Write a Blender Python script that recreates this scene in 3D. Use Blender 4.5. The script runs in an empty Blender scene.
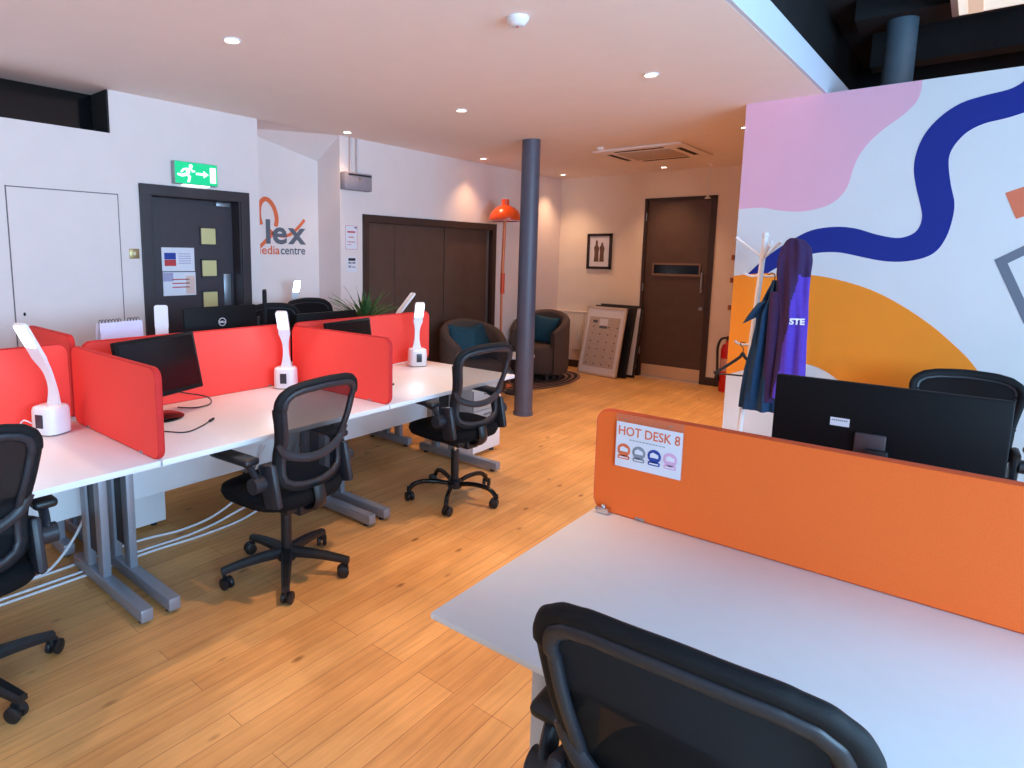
import bpy, bmesh, math, random
from mathutils import Vector, Matrix, Euler
random.seed(7)
C = bpy.context.scene.collection
SC = bpy.context.scene
PI = math.pi
R = math.radians

# ------------------------------------------------------------------ materials
def lin(c):
    return tuple(((v/255/12.92) if v/255 <= .04045 else ((v/255+.055)/1.055)**2.4) for v in c)

MATS = {}
def mat(name, rgb, rough=.5, metal=0, var=.05, scale=30, bump=0, spec=.5, coat=0):
    if name in MATS: return MATS[name]
    m = bpy.data.materials.new(name); m.use_nodes = True
    nt = m.node_tree; b = nt.nodes['Principled BSDF']
    c = lin(rgb)
    tc = nt.nodes.new('ShaderNodeTexCoord'); n = nt.nodes.new('ShaderNodeTexNoise')
    n.inputs['Scale'].default_value = scale; n.inputs['Detail'].default_value = 3
    nt.links.new(tc.outputs['Object'], n.inputs['Vector'])
    r = nt.nodes.new('ShaderNodeValToRGB')
    r.color_ramp.elements[0].position = .3; r.color_ramp.elements[1].position = .7
    r.color_ramp.elements[0].color = (*[v*(1-var) for v in c], 1)
    r.color_ramp.elements[1].color = (*[min(1, v*(1+var)) for v in c], 1)
    nt.links.new(n.outputs['Fac'], r.inputs['Fac'])
    nt.links.new(r.outputs['Color'], b.inputs['Base Color'])
    b.inputs['Roughness'].default_value = rough; b.inputs['Metallic'].default_value = metal
    b.inputs['Specular IOR Level'].default_value = spec
    b.inputs['Coat Weight'].default_value = coat
    if bump:
        bp = nt.nodes.new('ShaderNodeBump'); bp.inputs['Strength'].default_value = bump
        bp.inputs['Distance'].default_value = .002
        nt.links.new(n.outputs['Fac'], bp.inputs['Height']); nt.links.new(bp.outputs['Normal'], b.inputs['Normal'])
    MATS[name] = m
    return m

def emit(name, rgb, strength):
    m = bpy.data.materials.new(name); m.use_nodes = True
    b = m.node_tree.nodes['Principled BSDF']
    b.inputs['Base Color'].default_value = (*lin(rgb), 1)
    b.inputs['Emission Color'].default_value = (*lin(rgb), 1)
    b.inputs['Emission Strength'].default_value = strength
    return m

def mesh_fabric(name, lo, hi):
    m = bpy.data.materials.new(name); m.use_nodes = True
    nt = m.node_tree; b = nt.nodes['Principled BSDF']
    b.inputs['Base Color'].default_value = (*lin((15, 15, 20)), 1); b.inputs['Roughness'].default_value = .85; b.inputs['Specular IOR Level'].default_value = .2
    t = nt.nodes.new('ShaderNodeBsdfTransparent'); mx = nt.nodes.new('ShaderNodeMixShader')
    tc = nt.nodes.new('ShaderNodeTexCoord'); n = nt.nodes.new('ShaderNodeTexNoise')
    n.inputs['Scale'].default_value = 400
    mr = nt.nodes.new('ShaderNodeMapRange'); mr.inputs['To Min'].default_value = lo; mr.inputs['To Max'].default_value = hi
    nt.links.new(tc.outputs['Object'], n.inputs['Vector']); nt.links.new(n.outputs['Fac'], mr.inputs['Value'])
    nt.links.new(mr.outputs['Result'], mx.inputs['Fac'])
    nt.links.new(t.outputs[0], mx.inputs[1]); nt.links.new(b.outputs[0], mx.inputs[2])
    nt.links.new(mx.outputs[0], nt.nodes['Material Output'].inputs['Surface'])
    return m

def wood_floor():
    m = bpy.data.materials.new('wood_floor'); m.use_nodes = True
    nt = m.node_tree; N = nt.nodes.new; L = nt.links.new
    b = nt.nodes['Principled BSDF']
    tc = N('ShaderNodeTexCoord'); sp = N('ShaderNodeSeparateXYZ'); cb = N('ShaderNodeCombineXYZ')
    L(tc.outputs['Object'], sp.inputs[0]); L(sp.outputs['Y'], cb.inputs['X']); L(sp.outputs['X'], cb.inputs['Y'])
    br = N('ShaderNodeTexBrick'); br.offset = .37; br.offset_frequency = 3; br.squash = 1
    br.inputs['Scale'].default_value = 1; br.inputs['Brick Width'].default_value = 1.6
    br.inputs['Row Height'].default_value = .085; br.inputs['Mortar Size'].default_value = .0016
    br.inputs['Mortar Smooth'].default_value = .3; br.inputs['Bias'].default_value = 0
    br.inputs['Color1'].default_value = (*lin((242, 188, 122)), 1)
    br.inputs['Color2'].default_value = (*lin((230, 172, 108)), 1)
    br.inputs['Mortar'].default_value = (*lin((186, 128, 82)), 1)
    L(cb.outputs[0], br.inputs['Vector'])
    # grain, stretched along the boards
    mp = N('ShaderNodeMapping'); mp.inputs['Scale'].default_value = (1.6, 26, 1); L(cb.outputs[0], mp.inputs['Vector'])
    n1 = N('ShaderNodeTexNoise'); n1.inputs['Scale'].default_value = 1.5; n1.inputs['Detail'].default_value = 6; n1.inputs['Roughness'].default_value = .65
    L(mp.outputs[0], n1.inputs['Vector'])
    r1 = N('ShaderNodeValToRGB'); r1.color_ramp.elements[0].position = .3; r1.color_ramp.elements[1].position = .62
    r1.color_ramp.elements[0].color = (.68, .6, .52, 1); r1.color_ramp.elements[1].color = (1.04, 1.03, 1.0, 1)
    L(n1.outputs['Fac'], r1.inputs['Fac'])
    m1 = N('ShaderNodeMix'); m1.data_type = 'RGBA'; m1.blend_type = 'MULTIPLY'; m1.inputs[0].default_value = .6
    L(br.outputs['Color'], m1.inputs[6]); L(r1.outputs['Color'], m1.inputs[7])
    # worn blotches
    n2 = N('ShaderNodeTexNoise'); n2.inputs['Scale'].default_value = 2.2; n2.inputs['Detail'].default_value = 4
    L(cb.outputs[0], n2.inputs['Vector'])
    r2 = N('ShaderNodeValToRGB'); r2.color_ramp.elements[0].position = .35; r2.color_ramp.elements[1].position = .7
    r2.color_ramp.elements[0].color = (.76, .72, .66, 1); r2.color_ramp.elements[1].color = (1.05, 1.05, 1.05, 1)
    L(n2.outputs['Fac'], r2.inputs['Fac'])
    m2 = N('ShaderNodeMix'); m2.data_type = 'RGBA'; m2.blend_type = 'MULTIPLY'; m2.inputs[0].default_value = .8
    L(m1.outputs[2], m2.inputs[6]); L(r2.outputs['Color'], m2.inputs[7])
    # knots
    mp3 = N('ShaderNodeMapping'); mp3.inputs['Scale'].default_value = (3.2, 7.5, 1); L(cb.outputs[0], mp3.inputs['Vector'])
    v = N('ShaderNodeTexVoronoi'); v.inputs['Scale'].default_value = 1; v.inputs['Randomness'].default_value = 1
    L(mp3.outputs[0], v.inputs['Vector'])
    r3 = N('ShaderNodeValToRGB'); r3.color_ramp.elements[0].position = .04; r3.color_ramp.elements[1].position = .12
    r3.color_ramp.elements[0].color = (.32, .22, .14, 1); r3.color_ramp.elements[1].color = (1, 1, 1, 1)
    L(v.outputs['Distance'], r3.inputs['Fac'])
    m3 = N('ShaderNodeMix'); m3.data_type = 'RGBA'; m3.blend_type = 'MULTIPLY'; m3.inputs[0].default_value = .8
    L(m2.outputs[2], m3.inputs[6]); L(r3.outputs['Color'], m3.inputs[7])
    L(m3.outputs[2], b.inputs['Base Color'])
    rr = N('ShaderNodeMapRange'); rr.inputs['To Min'].default_value = .36; rr.inputs['To Max'].default_value = .55
    L(n2.outputs['Fac'], rr.inputs['Value']); L(rr.outputs['Result'], b.inputs['Roughness'])
    bp = N('ShaderNodeBump'); bp.inputs['Strength'].default_value = .25; bp.inputs['Distance'].default_value = .001
    L(br.outputs['Fac'], bp.inputs['Height']); bp.invert = True; L(bp.outputs['Normal'], b.inputs['Normal'])
    return m

def rug_mat():
    m = bpy.data.materials.new('rug_rings'); m.use_nodes = True
    nt = m.node_tree; N = nt.nodes.new; L = nt.links.new; b = nt.nodes['Principled BSDF']
    tc = N('ShaderNodeTexCoord'); w = N('ShaderNodeTexWave'); w.wave_type = 'RINGS'; w.rings_direction = 'Z'
    w.inputs['Scale'].default_value = 3.2; w.inputs['Distortion'].default_value = .2
    L(tc.outputs['Object'], w.inputs['Vector'])
    r = N('ShaderNodeValToRGB'); r.color_ramp.elements[0].color = (*lin((38, 26, 26)), 1); r.color_ramp.elements[1].color = (*lin((150, 112, 100)), 1)
    r.color_ramp.elements[0].position = .55; r.color_ramp.elements[1].position = .95
    L(w.outputs['Fac'], r.inputs['Fac']); L(r.outputs['Color'], b.inputs['Base Color']); b.inputs['Roughness'].default_value = .95
    return m

WALL = mat('wall_paint', (231, 215, 210), .85, scale=6, var=.015)
CREAM = mat('wall_paint_back', (238, 222, 204), .85, scale=6, var=.015)
CEIL = mat('ceiling_paint', (244, 232, 226), .9, scale=5, var=.012)
DARKP = mat('black_paint', (30, 29, 32), .8, scale=4, var=.25)
DARKG = mat('dark_grey_paint', (62, 58, 62), .8, scale=4, var=.15)
FLOOR = wood_floor()
RED = mat('red_fabric', (250, 74, 64), .85, scale=300, var=.06, bump=.15)
ORANGE = mat('orange_fabric', (246, 106, 34), .85, scale=300, var=.06, bump=.15)
WHITE = mat('white_laminate', (228, 228, 232), .42, scale=20, var=.01)
EDGE = mat('laminate_edge', (205, 206, 214), .5, scale=40, var=.02)
SILVER = mat('silver_powder_coat', (150, 153, 164), .4, metal=.35, scale=80, var=.03)
PALE = mat('pale_powder_coat', (205, 205, 210), .45, scale=80, var=.02)
BLACKF = mat('black_seat_fabric', (17, 17, 21), .95, scale=250, var=.25, bump=.3, spec=.2)
BLACKP = mat('black_plastic', (25, 26, 31), .42, scale=120, var=.1)
GREYP = mat('dark_grey_plastic', (38, 39, 47), .45, scale=120, var=.08)
BLACKS = mat('black_trim_fabric', (16, 17, 22), .7, scale=300, var=.15, bump=.2, spec=.3)
MONB = mat('monitor_black', (11, 11, 14), .6, scale=120, var=.08, spec=.2)
BLACKG = mat('glossy_black', (12, 12, 14), .12, scale=60, var=.05)
SCREENM = mat('dark_screen', (14, 14, 18), .16, scale=10, var=.05)
CHROME = mat('chrome', (205, 205, 210), .15, metal=1, scale=50, var=.02)
WHITEP = mat('white_plastic', (232, 232, 236), .35, scale=60, var=.01)
MESH_MID = mesh_fabric('chair_mesh', .74, .82)
MESH_OPEN = mesh_fabric('chair_mesh_open', .5, .6)
MESH_SOLID = mesh_fabric('chair_mesh_solid', .985, 1)
MESH_DENSE = mesh_fabric('chair_mesh_dense', .965, .99)
DOORD = mat('dark_aubergine_door', (60, 50, 56), .5, scale=14, var=.06)
DOORF = mat('dark_door_frame', (52, 43, 47), .5, scale=14, var=.06)
BROWN = mat('brown_door_paint', (88, 66, 56), .5, scale=8, var=.08)
BROWNF = mat('dark_brown_frame', (62, 44, 38), .5, scale=8, var=.08)
BRASS = mat('brass', (176, 150, 104), .35, metal=.7, scale=60, var=.05)
STEEL = mat('brushed_steel', (168, 172, 178), .35, metal=.8, scale=80, var=.05)
KICK = mat('kick_plate_alloy', (222, 196, 164), .4, metal=.3, scale=60, var=.03)
COLUMN = mat('slate_grey_paint', (86, 84, 98), .45, scale=10, var=.04)
PAPER = mat('paper', (226, 222, 228), .8, scale=30, var=.015)
LAMPO = mat('orange_lacquer', (224, 78, 22), .3, scale=20, var=.04)
COPPER = mat('copper_orange_tube', (226, 128, 80), .35, metal=.25, scale=40, var=.05)
TUB = mat('taupe_upholstery', (84, 66, 58), .85, scale=60, var=.12, bump=.2)
TEAL = mat('teal_cushion', (12, 68, 86), .8, scale=40, var=.15, bump=.2)
PINK = mat('mural_pink', (234, 178, 200), .85, scale=5, var=.012)
BLUE = mat('mural_blue', (8, 36, 136), .8, scale=5, var=.02)
AMBER = mat('mural_amber', (252, 146, 34), .85, scale=5, var=.015)
CORAL = mat('mural_coral', (226, 120, 88), .85, scale=5, var=.015)
MGREY = mat('mural_grey', (112, 118, 134), .85, scale=5, var=.015)
MWHITE = mat('mural_white', (222, 222, 226), .85, scale=5, var=.012)
GREENL = mat('leaf_green', (58, 96, 44), .6, scale=25, var=.3)
REDM = mat('extinguisher_red', (204, 24, 26), .3, scale=30, var=.03)
GREYT = mat('print_grey', (96, 98, 108), .8)
ORT = mat('print_orange', (226, 108, 66), .8)
BLT = mat('print_blue', (40, 64, 150), .8)
PKT = mat('print_pink', (222, 170, 205), .8)
GRT = mat('print_mid_grey', (138, 140, 150), .8)
REDT = mat('print_red', (196, 60, 66), .8)

# ------------------------------------------------------------------ mesh builder
class MB:
    def __init__(s): s.bm = bmesh.new(); s.mi = 0
    def _set(s, faces):
        for f in faces: f.material_index = s.mi
    def box(s, c, size, bevel=0, rot=None, seg=2):
        r = bmesh.ops.create_cube(s.bm, size=1)
        vs = r['verts']
        bmesh.ops.scale(s.bm, vec=size, verts=vs)
        fs = list({f for v in vs for f in v.link_faces})
        s._set(fs)
        if bevel:
            es = list({e for v in vs for e in v.link_edges})
            o = bmesh.ops.bevel(s.bm, geom=es, offset=bevel, segments=seg, affect='EDGES', profile=.5)
            vs = list({v for f in o['faces'] for v in f.verts} | {v for v in vs if v.is_valid})
            s._set({f for v in vs for f in v.link_faces})
        M = Matrix.Translation(Vector(c))
        if rot is not None: M = M @ (Euler(rot).to_matrix().to_4x4() if not isinstance(rot, Matrix) else rot.to_4x4())
        bmesh.ops.transform(s.bm, matrix=M, verts=vs)
        return s
    def b2(s, lo, hi, bevel=0):
        return s.box([(a+b)/2 for a, b in zip(lo, hi)], [abs(b-a) for a, b in zip(lo, hi)], bevel)
    def tube(s, pts, r, seg=10, closed=False, flat=None, cap=True):
        pts = [Vector(p) for p in pts]; n = len(pts)
        rr = r if isinstance(r, (list, tuple)) else [r]*n
        rings = []; prev = None
        for i, p in enumerate(pts):
            a = pts[(i-1) % n] if (closed or i > 0) else p
            b = pts[(i+1) % n] if (closed or i < n-1) else p
            t = (b-a).normalized()
            if prev is None:
                u = t.cross(Vector((0, 0, 1)))
                if u.length < .1: u = t.cross(Vector((0, 1, 0)))
                u.normalize()
            else:
                u = prev-t*prev.dot(t)
                if u.length < 1e-4: u = t.orthogonal()
                u.normalize()
            prev = u; w = t.cross(u)
            fu, fw = flat if flat else (1, 1)
            rings.append([s.bm.verts.new(p+u*math.cos(2*PI*k/seg)*rr[i]*fu+w*math.sin(2*PI*k/seg)*rr[i]*fw) for k in range(seg)])
        fs = []
        for i in range(n if closed else n-1):
            A, B = rings[i], rings[(i+1) % n]
            off = 0
            if closed and i == n-1:
                off = min(range(seg), key=lambda q: (A[0].co-B[q].co).length)
            for k in range(seg):
                fs.append(s.bm.faces.new((A[k], A[(k+1) % seg], B[(k+1+off) % seg], B[(k+off) % seg])))
        if not closed and cap:
            fs.append(s.bm.faces.new(rings[0][::-1])); fs.append(s.bm.faces.new(rings[-1]))
        s._set(fs); return s
    def cyl(s, a, b, r, seg=20, r2=None):
        return s.tube([a, b], [r, r if r2 is None else r2], seg)
    def lathe(s, prof, c=(0, 0, 0), seg=28, cap=True):
        rings = [[s.bm.verts.new((c[0]+r*math.cos(2*PI*k/seg), c[1]+r*math.sin(2*PI*k/seg), c[2]+z)) for k in range(seg)] for r, z in prof]
        fs = []
        for A, B in zip(rings, rings[1:]):
            for k in range(seg): fs.append(s.bm.faces.new((A[k], A[(k+1) % seg], B[(k+1) % seg], B[k])))
        if cap:
            fs.append(s.bm.faces.new(rings[0][::-1])); fs.append(s.bm.faces.new(rings[-1]))
        s._set(fs); return s
    def prism(s, poly, depth, M=None):
        """2-D polygon in local XY, extruded along local +Z by depth, placed by M"""
        M = M or Matrix()
        n = len(poly)
        a = sum(poly[i][0]*poly[(i+1) % n][1]-poly[(i+1) % n][0]*poly[i][1] for i in range(n))
        if a < 0: poly = poly[::-1]
        lo = [s.bm.verts.new(M @ Vector((x, y, 0))) for x, y in poly]
        hi = [s.bm.verts.new(M @ Vector((x, y, depth))) for x, y in poly]
        fs = [s.bm.faces.new(lo[::-1]), s.bm.faces.new(hi)]
        for i in range(n): fs.append(s.bm.faces.new((lo[i], lo[(i+1) % n], hi[(i+1) % n], hi[i])))
        s._set(fs); return s
    def loft(s, rings, cap=True):
        rs = [[s.bm.verts.new(p) for p in r] for r in rings]; n = len(rs[0]); fs = []
        for A, B in zip(rs, rs[1:]):
            for k in range(n): fs.append(s.bm.faces.new((A[k], A[(k+1) % n], B[(k+1) % n], B[k])))
        if cap: fs.append(s.bm.faces.new(rs[0][::-1])); fs.append(s.bm.faces.new(rs[-1]))
        s._set(fs); return s
    def grid(s, fn, nu, nv):
        g = [[s.bm.verts.new(fn(i/nu, j/nv)) for j in range(nv+1)] for i in range(nu+1)]
        s._set([s.bm.faces.new((g[i][j], g[i+1][j], g[i+1][j+1], g[i][j+1])) for i in range(nu) for j in range(nv)])
        return s
    def build(s, name, m, parent=None, smooth=True, angle=40):
        me = bpy.data.meshes.new(name)
        bmesh.ops.recalc_face_normals(s.bm, faces=s.bm.faces)
        s.bm.to_mesh(me); s.bm.free()
        for mm in (m if isinstance(m, (list, tuple)) else [m]): me.materials.append(mm)
        if smooth:
            for p in me.polygons: p.use_smooth = True
            try: me.set_sharp_from_angle(angle=R(angle))
            except Exception: pass
        o = bpy.data.objects.new(name, me); C.objects.link(o)
        if parent is not None: o.parent = parent
        return o

def tag(o, label, cat, group=None, kind=None):
    o['label'] = label; o['category'] = cat
    if group: o['group'] = group
    if kind: o['kind'] = kind
    return o
def thing(name, label, cat, loc=(0, 0, 0), rz=0, group=None, rot=None, kind=None):
    o = bpy.data.objects.new(name, None); C.objects.link(o); o.empty_display_size = .1
    o.location = loc; o.rotation_euler = rot if rot else (0, 0, rz)
    return tag(o, label, cat, group, kind)
def dup(root, loc, rz, label, group=None):
    def cp(o, parent):
        c = o.copy(); C.objects.link(c)
        if parent is not None: c.parent = parent
        for ch in list(o.children): cp(ch, c)
        return c
    r = cp(root, None); r.location = loc; r.rotation_euler = (0, 0, rz); r['label'] = label
    if group: r['group'] = group
    return r

def frame_m(o, right, up):
    x = Vector(right).normalized(); y = Vector(up).normalized(); z = x.cross(y)
    return Matrix(((x.x, y.x, z.x, o[0]), (x.y, y.y, z.y, o[1]), (x.z, y.z, z.z, o[2]), (0, 0, 0, 1)))
def on_left(y, z, x=-4.544): return frame_m((x, y, z), (0, 1, 0), (0, 0, 1))     # faces +x
def on_back(x, z, y=7.96): return frame_m((x, y, z), (1, 0, 0), (0, 0, 1))       # faces -y

def text_mesh(body, size, depth=.0008, align='LEFT', sx=1.0, bold=0):
    cu = bpy.data.curves.new('lettering', 'FONT'); cu.body = body; cu.size = size; cu.extrude = depth/2
    cu.align_x = align; cu.resolution_u = 3; cu.offset = bold
    o = bpy.data.objects.new('lettering', cu); C.objects.link(o)
    dg = bpy.context.evaluated_depsgraph_get()
    me = bpy.data.meshes.new_from_object(o.evaluated_get(dg))
    bpy.data.objects.remove(o); bpy.data.curves.remove(cu)
    me.transform(Matrix.Diagonal((sx, 1, 1, 1)) if sx != 1 else Matrix())
    return me
def text(name, body, size, M, m, parent, depth=.0008, align='LEFT', sx=1.0, bold=0):
    me = text_mesh(body, size, depth, align, sx, bold); me.transform(M)
    me.materials.clear(); me.materials.append(m)
    o = bpy.data.objects.new(name, me); C.objects.link(o)
    if parent is not None: o.parent = parent
    return o
def rrect(x0, y0, x1, y1, r, n=5):
    out = []
    for cx, cy, a in ((x1-r, y1-r, 0), (x0+r, y1-r, 90), (x0+r, y0+r, 180), (x1-r, y0+r, 270)):
        for k in range(n+1):
            t = R(a+90*k/n); out.append((cx+r*math.cos(t), cy+r*math.sin(t)))
    return out
def disc(cx, cy, rx, ry=None, n=28):
    ry = ry or rx
    return [(cx+rx*math.cos(2*PI*k/n), cy+ry*math.sin(2*PI*k/n)) for k in range(n)]
def spline(pts, n=8, closed=False):
    P = [Vector(p) for p in pts]; out = []; N = len(P)
    for i in range(N if closed else N-1):
        if closed: a, b, c, d = P[i-1], P[i], P[(i+1) % N], P[(i+2) % N]
        else: a, b, c, d = P[max(i-1, 0)], P[i], P[i+1], P[min(i+2, N-1)]
        for k in range(n):
            t = k/n
            out.append(.5*((2*b)+(c-a)*t+(2*a-5*b+4*c-d)*t*t+(3*b-a-3*c+d)*t**3))
    if not closed: out.append(P[-1])
    return out
def spl2(pts, n=8, closed=False):
    return [(v.x, v.y) for v in spline([(x, y, 0) for x, y in pts], n, closed)]
def ribbon(pts, w):
    """outline of a stroke of width w along 2-D pts"""
    L_, R_ = [], []
    for i, p in enumerate(pts):
        a = pts[max(i-1, 0)]; b = pts[min(i+1, len(pts)-1)]
        t = Vector((b[0]-a[0], b[1]-a[1])).normalized(); ww = w[i] if isinstance(w, list) else w
        L_.append((p[0]-t.y*ww/2, p[1]+t.x*ww/2)); R_.append((p[0]+t.y*ww/2, p[1]-t.x*ww/2))
    return L_, R_
def add_ribbon(mb, pts, w, depth, M):
    l, r = ribbon(pts, w)
    for i in range(len(pts)-1):
        mb.prism([l[i], l[i+1], r[i+1], r[i]], depth, M)
    return mb

# ------------------------------------------------------------------ the setting
XW, XA, YB, ZC, XF, YM = -4.544, -4.868, 7.96, 2.645, -.877, 4.9
XR, YN = 3.0, -2.6
def struct(o, label, cat): return tag(o, label, cat, kind='structure')

f = MB(); f.b2((-5.3, YN-.2, -.1), (XR+.2, YB+.3, 0)); struct(f.build('floor', FLOOR, smooth=False), 'honey coloured strip wood floorboards running down the room', 'floor')
c = MB()
c.prism([(-5.2, YN), (XF-.0198*(4.88-YN), YN), (XF+.0198*3.0, YB), (XF, YB+.2), (-5.2, YB+.2)], .125, Matrix.Translation((0, 0, ZC)))
struct(c.build('ceiling', CEIL, smooth=False), 'smooth pinkish white dropped ceiling with recessed spotlights', 'ceiling')
c = MB(); q0 = XF-.0198*(4.88-YN); q1 = XF+.0198*3.0; c.prism([(q0, YN+.002), (q0+.02, YN+.002), (q1+.02, YB-.03), (q1, YB-.03)], .16, Matrix.Translation((0, 0, ZC+.001)))
struct(c.build('trim_1', mat('fascia_white', (204, 208, 222), .7, scale=5, var=.01), smooth=False), 'pale fascia board along the edge of the dropped ceiling', 'fascia')
# left wall: door opening, high opening, shallow alcove, cupboard opening
w = MB()
BACKX = -5.2
w.b2((BACKX, YN, 0), (XA, YB+.2, ZC))                       # back plane (also the alcove wall)
w.b2((XA, YN, 0), (XW, 2.096, 2.36)); w.b2((XA, YN, 2.36), (XW, 1.10, ZC)); w.b2((XA, 1.85, 2.36), (XW, 2.096, ZC))
w.b2((XA, 2.096, 1.985), (XW, 2.832, ZC)); w.b2((XA, 2.832, 0), (XW, 3.008, ZC))
w.b2((XA, 3.881, 0), (XW, 4.16, ZC)); w.b2((XA, 4.16, 1.95), (XW, 6.385, ZC)); w.b2((XA, 6.385, 0), (XW, YB+.2, ZC))
struct(w.build('wall_left', WALL, smooth=False), 'white left wall with dark door, alcove and sliding cupboard', 'wall')
w = MB(); w.b2((XA, YB, 0), (-3.315, YB+.2, ZC)); w.b2((-3.315, YB, 2.315), (-2.425, YB+.2, ZC)); w.b2((-2.425, YB, 0), (XR, YB+.2, ZC))
struct(w.build('wall_back', CREAM, smooth=False), 'warm cream end wall with brown door', 'wall')
k = MB(); A = [(XW, 3.01, 2.644), (XA+.001, 3.01, 2.644), (XA+.001, 3.01, 2.62)]; B = [(XW, 3.88, 2.644), (XA+.001, 3.88, 2.644), (XA+.001, 3.88, 2.44)]
k.loft([A, B]); struct(k.build('trim_5', WALL, smooth=False), 'sloping plaster over the alcove, meeting the ceiling', 'coving')
# mural wall with its painted shapes
w = MB(); w.b2((-1.345, YM, 0), (XR, YM+.12, ZC))
wm = struct(w.build('wall_mural', MWHITE, smooth=False), 'white partition wall painted with a mural of bold shapes', 'wall')
MM = frame_m((0, YM, 0), (1, 0, 0), (0, 0, 1))
pink = spl2([(-.361, 2.594), (-.378, 2.522), (-.438, 2.451), (-.526, 2.381), (-.598, 2.306), (-.645, 2.227), (-.671, 2.144), (-.686, 2.059), (-.717, 1.985), (-.779, 1.927), (-.864, 1.897), (-.964, 1.885), (-1.09, 1.899), (-1.199, 1.922), (-1.344, 1.917)], 3)
MB().prism([(-1.344, 2.644), (-.361, 2.644)]+pink, .0015, MM).build('mural_pink_patch', PINK, wm, smooth=False)
btop = [(-1.3, 1.39), (-1.2, 1.51), (-1.099, 1.609), (-.99, 1.691), (-.873, 1.758), (-.738, 1.778), (-.624, 1.765), (-.512, 1.726), (-.405, 1.702), (-.338, 1.718), (-.3, 1.758), (-.288, 1.83), (-.306, 1.912), (-.335, 2.016), (-.355, 2.119), (-.351, 2.219), (-.32, 2.326), (-.256, 2.417), (-.169, 2.482), (-.067, 2.51), (.032, 2.527), (.085, 2.554), (.129, 2.6), (.15, 2.644)]
bbot = [(-1.2, 1.39), (-1.098, 1.479), (-.997, 1.54), (-.878, 1.593), (-.78, 1.611), (-.684, 1.607), (-.57, 1.58), (-.46, 1.557), (-.356, 1.555), (-.257, 1.579), (-.198, 1.624), (-.161, 1.705), (-.143, 1.806), (-.142, 1.905), (-.167, 2.005), (-.187, 2.106), (-.192, 2.185), (-.17, 2.251), (-.123, 2.313), (-.052, 2.352), (.034, 2.369), (.102, 2.388), (.22, 2.43), (.33, 2.52), (.38, 2.644)]
MB().prism(spl2(btop, 4)+spl2(bbot, 4)[::-1], .0018, MM).build('mural_blue_band', BLUE, wm, smooth=False)
orange = [(-1.344, 1.436), (-1.14, 1.461), (-.867, 1.457), (-.707, 1.433), (-.515, 1.374), (-.348, 1.285), (-.186, 1.169), (-.062, 1.055), (.025, .961), (.079, .875), (.154, .732), (.19, .6), (.12, .46), (-.05, .46), (-.187, .5), (-.451, .632), (-.631, .754), (-.714, .808), (-.807, .84), (-.921, .845), (-1.091, .8), (-1.25, .74), (-1.344, .70)]
MB().prism(spl2(orange, 4), .0024, MM).build('mural_amber_shape', AMBER, wm, smooth=False)
MB().prism([(.077, 1.952), (.254, 2.024), (.309, 1.874), (.138, 1.804)], .0018, MM).build('mural_coral_block', CORAL, wm, smooth=False)
g = MB()
og = [(.068, 1.571), (.294, 1.727), (.465, 1.352), (.23, 1.21)]; ig = [(.128, 1.552), (.274, 1.655), (.397, 1.376), (.245, 1.29)]
for i in range(4):
    g.prism([og[i], og[(i+1) % 4], ig[(i+1) % 4], ig[i]], .0018, MM)
g.build('mural_grey_frame', MGREY, wm, smooth=False)
# right wall with the windows that light the room, and the wall behind
WIN = [(-1.6, .5), (.9, 2.9), (3.2, 4.6)]
w = MB(); w.b2((XR, YN, 0), (XR+.2, YB+.2, .85)); w.b2((XR, YN, 2.75), (XR+.2, YB+.2, 3.9))
ys = [YN]+[v for p in WIN for v in p]+[YB+.2]
for a, b in zip(ys[0::2], ys[1::2]): w.b2((XR, a, .85), (XR+.2, b, 2.75))
struct(w.build('wall_right', WALL, smooth=False), 'white wall with tall windows facing the desks', 'wall')
for i, (a, b) in enumerate(WIN):
    wf = MB()
    for lo, hi in (((a, .85), (b, .92)), ((a, 2.68), (b, 2.75)), ((a, .85), (a+.06, 2.75)), ((b-.06, .85), (b, 2.75)), (((a+b)/2-.03, .85), ((a+b)/2+.03, 2.75)), ((a, 1.9), (b, 1.96))):
        wf.b2((XR+.06, lo[0], lo[1]), (XR+.13, hi[0], hi[1]))
    struct(wf.build('window_%d' % (i+2), WHITEP, smooth=False), 'tall white framed window in the right wall, number %s from the near end' % ('one', 'two', 'three')[i], 'window')
w = MB(); w.b2((-5.2, YN-.2, 0), (XR+.2, YN, 3.9)); struct(w.build('wall_near', WALL, smooth=False), 'white wall behind the viewer', 'wall')
# dark roof void over the right half
w = MB(); w.b2((XF-.2, YN, 3.5), (XR+.2, YB+.2, 3.7)); struct(w.build('ceiling_upper', DARKG, smooth=False), 'dark high ceiling above the open part of the room', 'ceiling')
w = MB(); w.b2((XF-.35, YN, ZC+.127), (XF-.2, YB, 3.5)); w.b2((-1.2, YB-.02, ZC+.13), (XR, YB+.18, 3.7))
struct(w.build('wall_upper', DARKP, smooth=False), 'black upper wall of the roof void', 'wall')
w = MB()
for y in (4.2, 6.75): w.b2((XF, y, 3.22), (XR, y+.22, 3.5))
w.b2((XF, 5.8, 3.34), (.02, 6.2, 3.5))
struct(w.build('trim_2', DARKP, smooth=False), 'black beams crossing under the dark high ceiling', 'beam')
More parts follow.
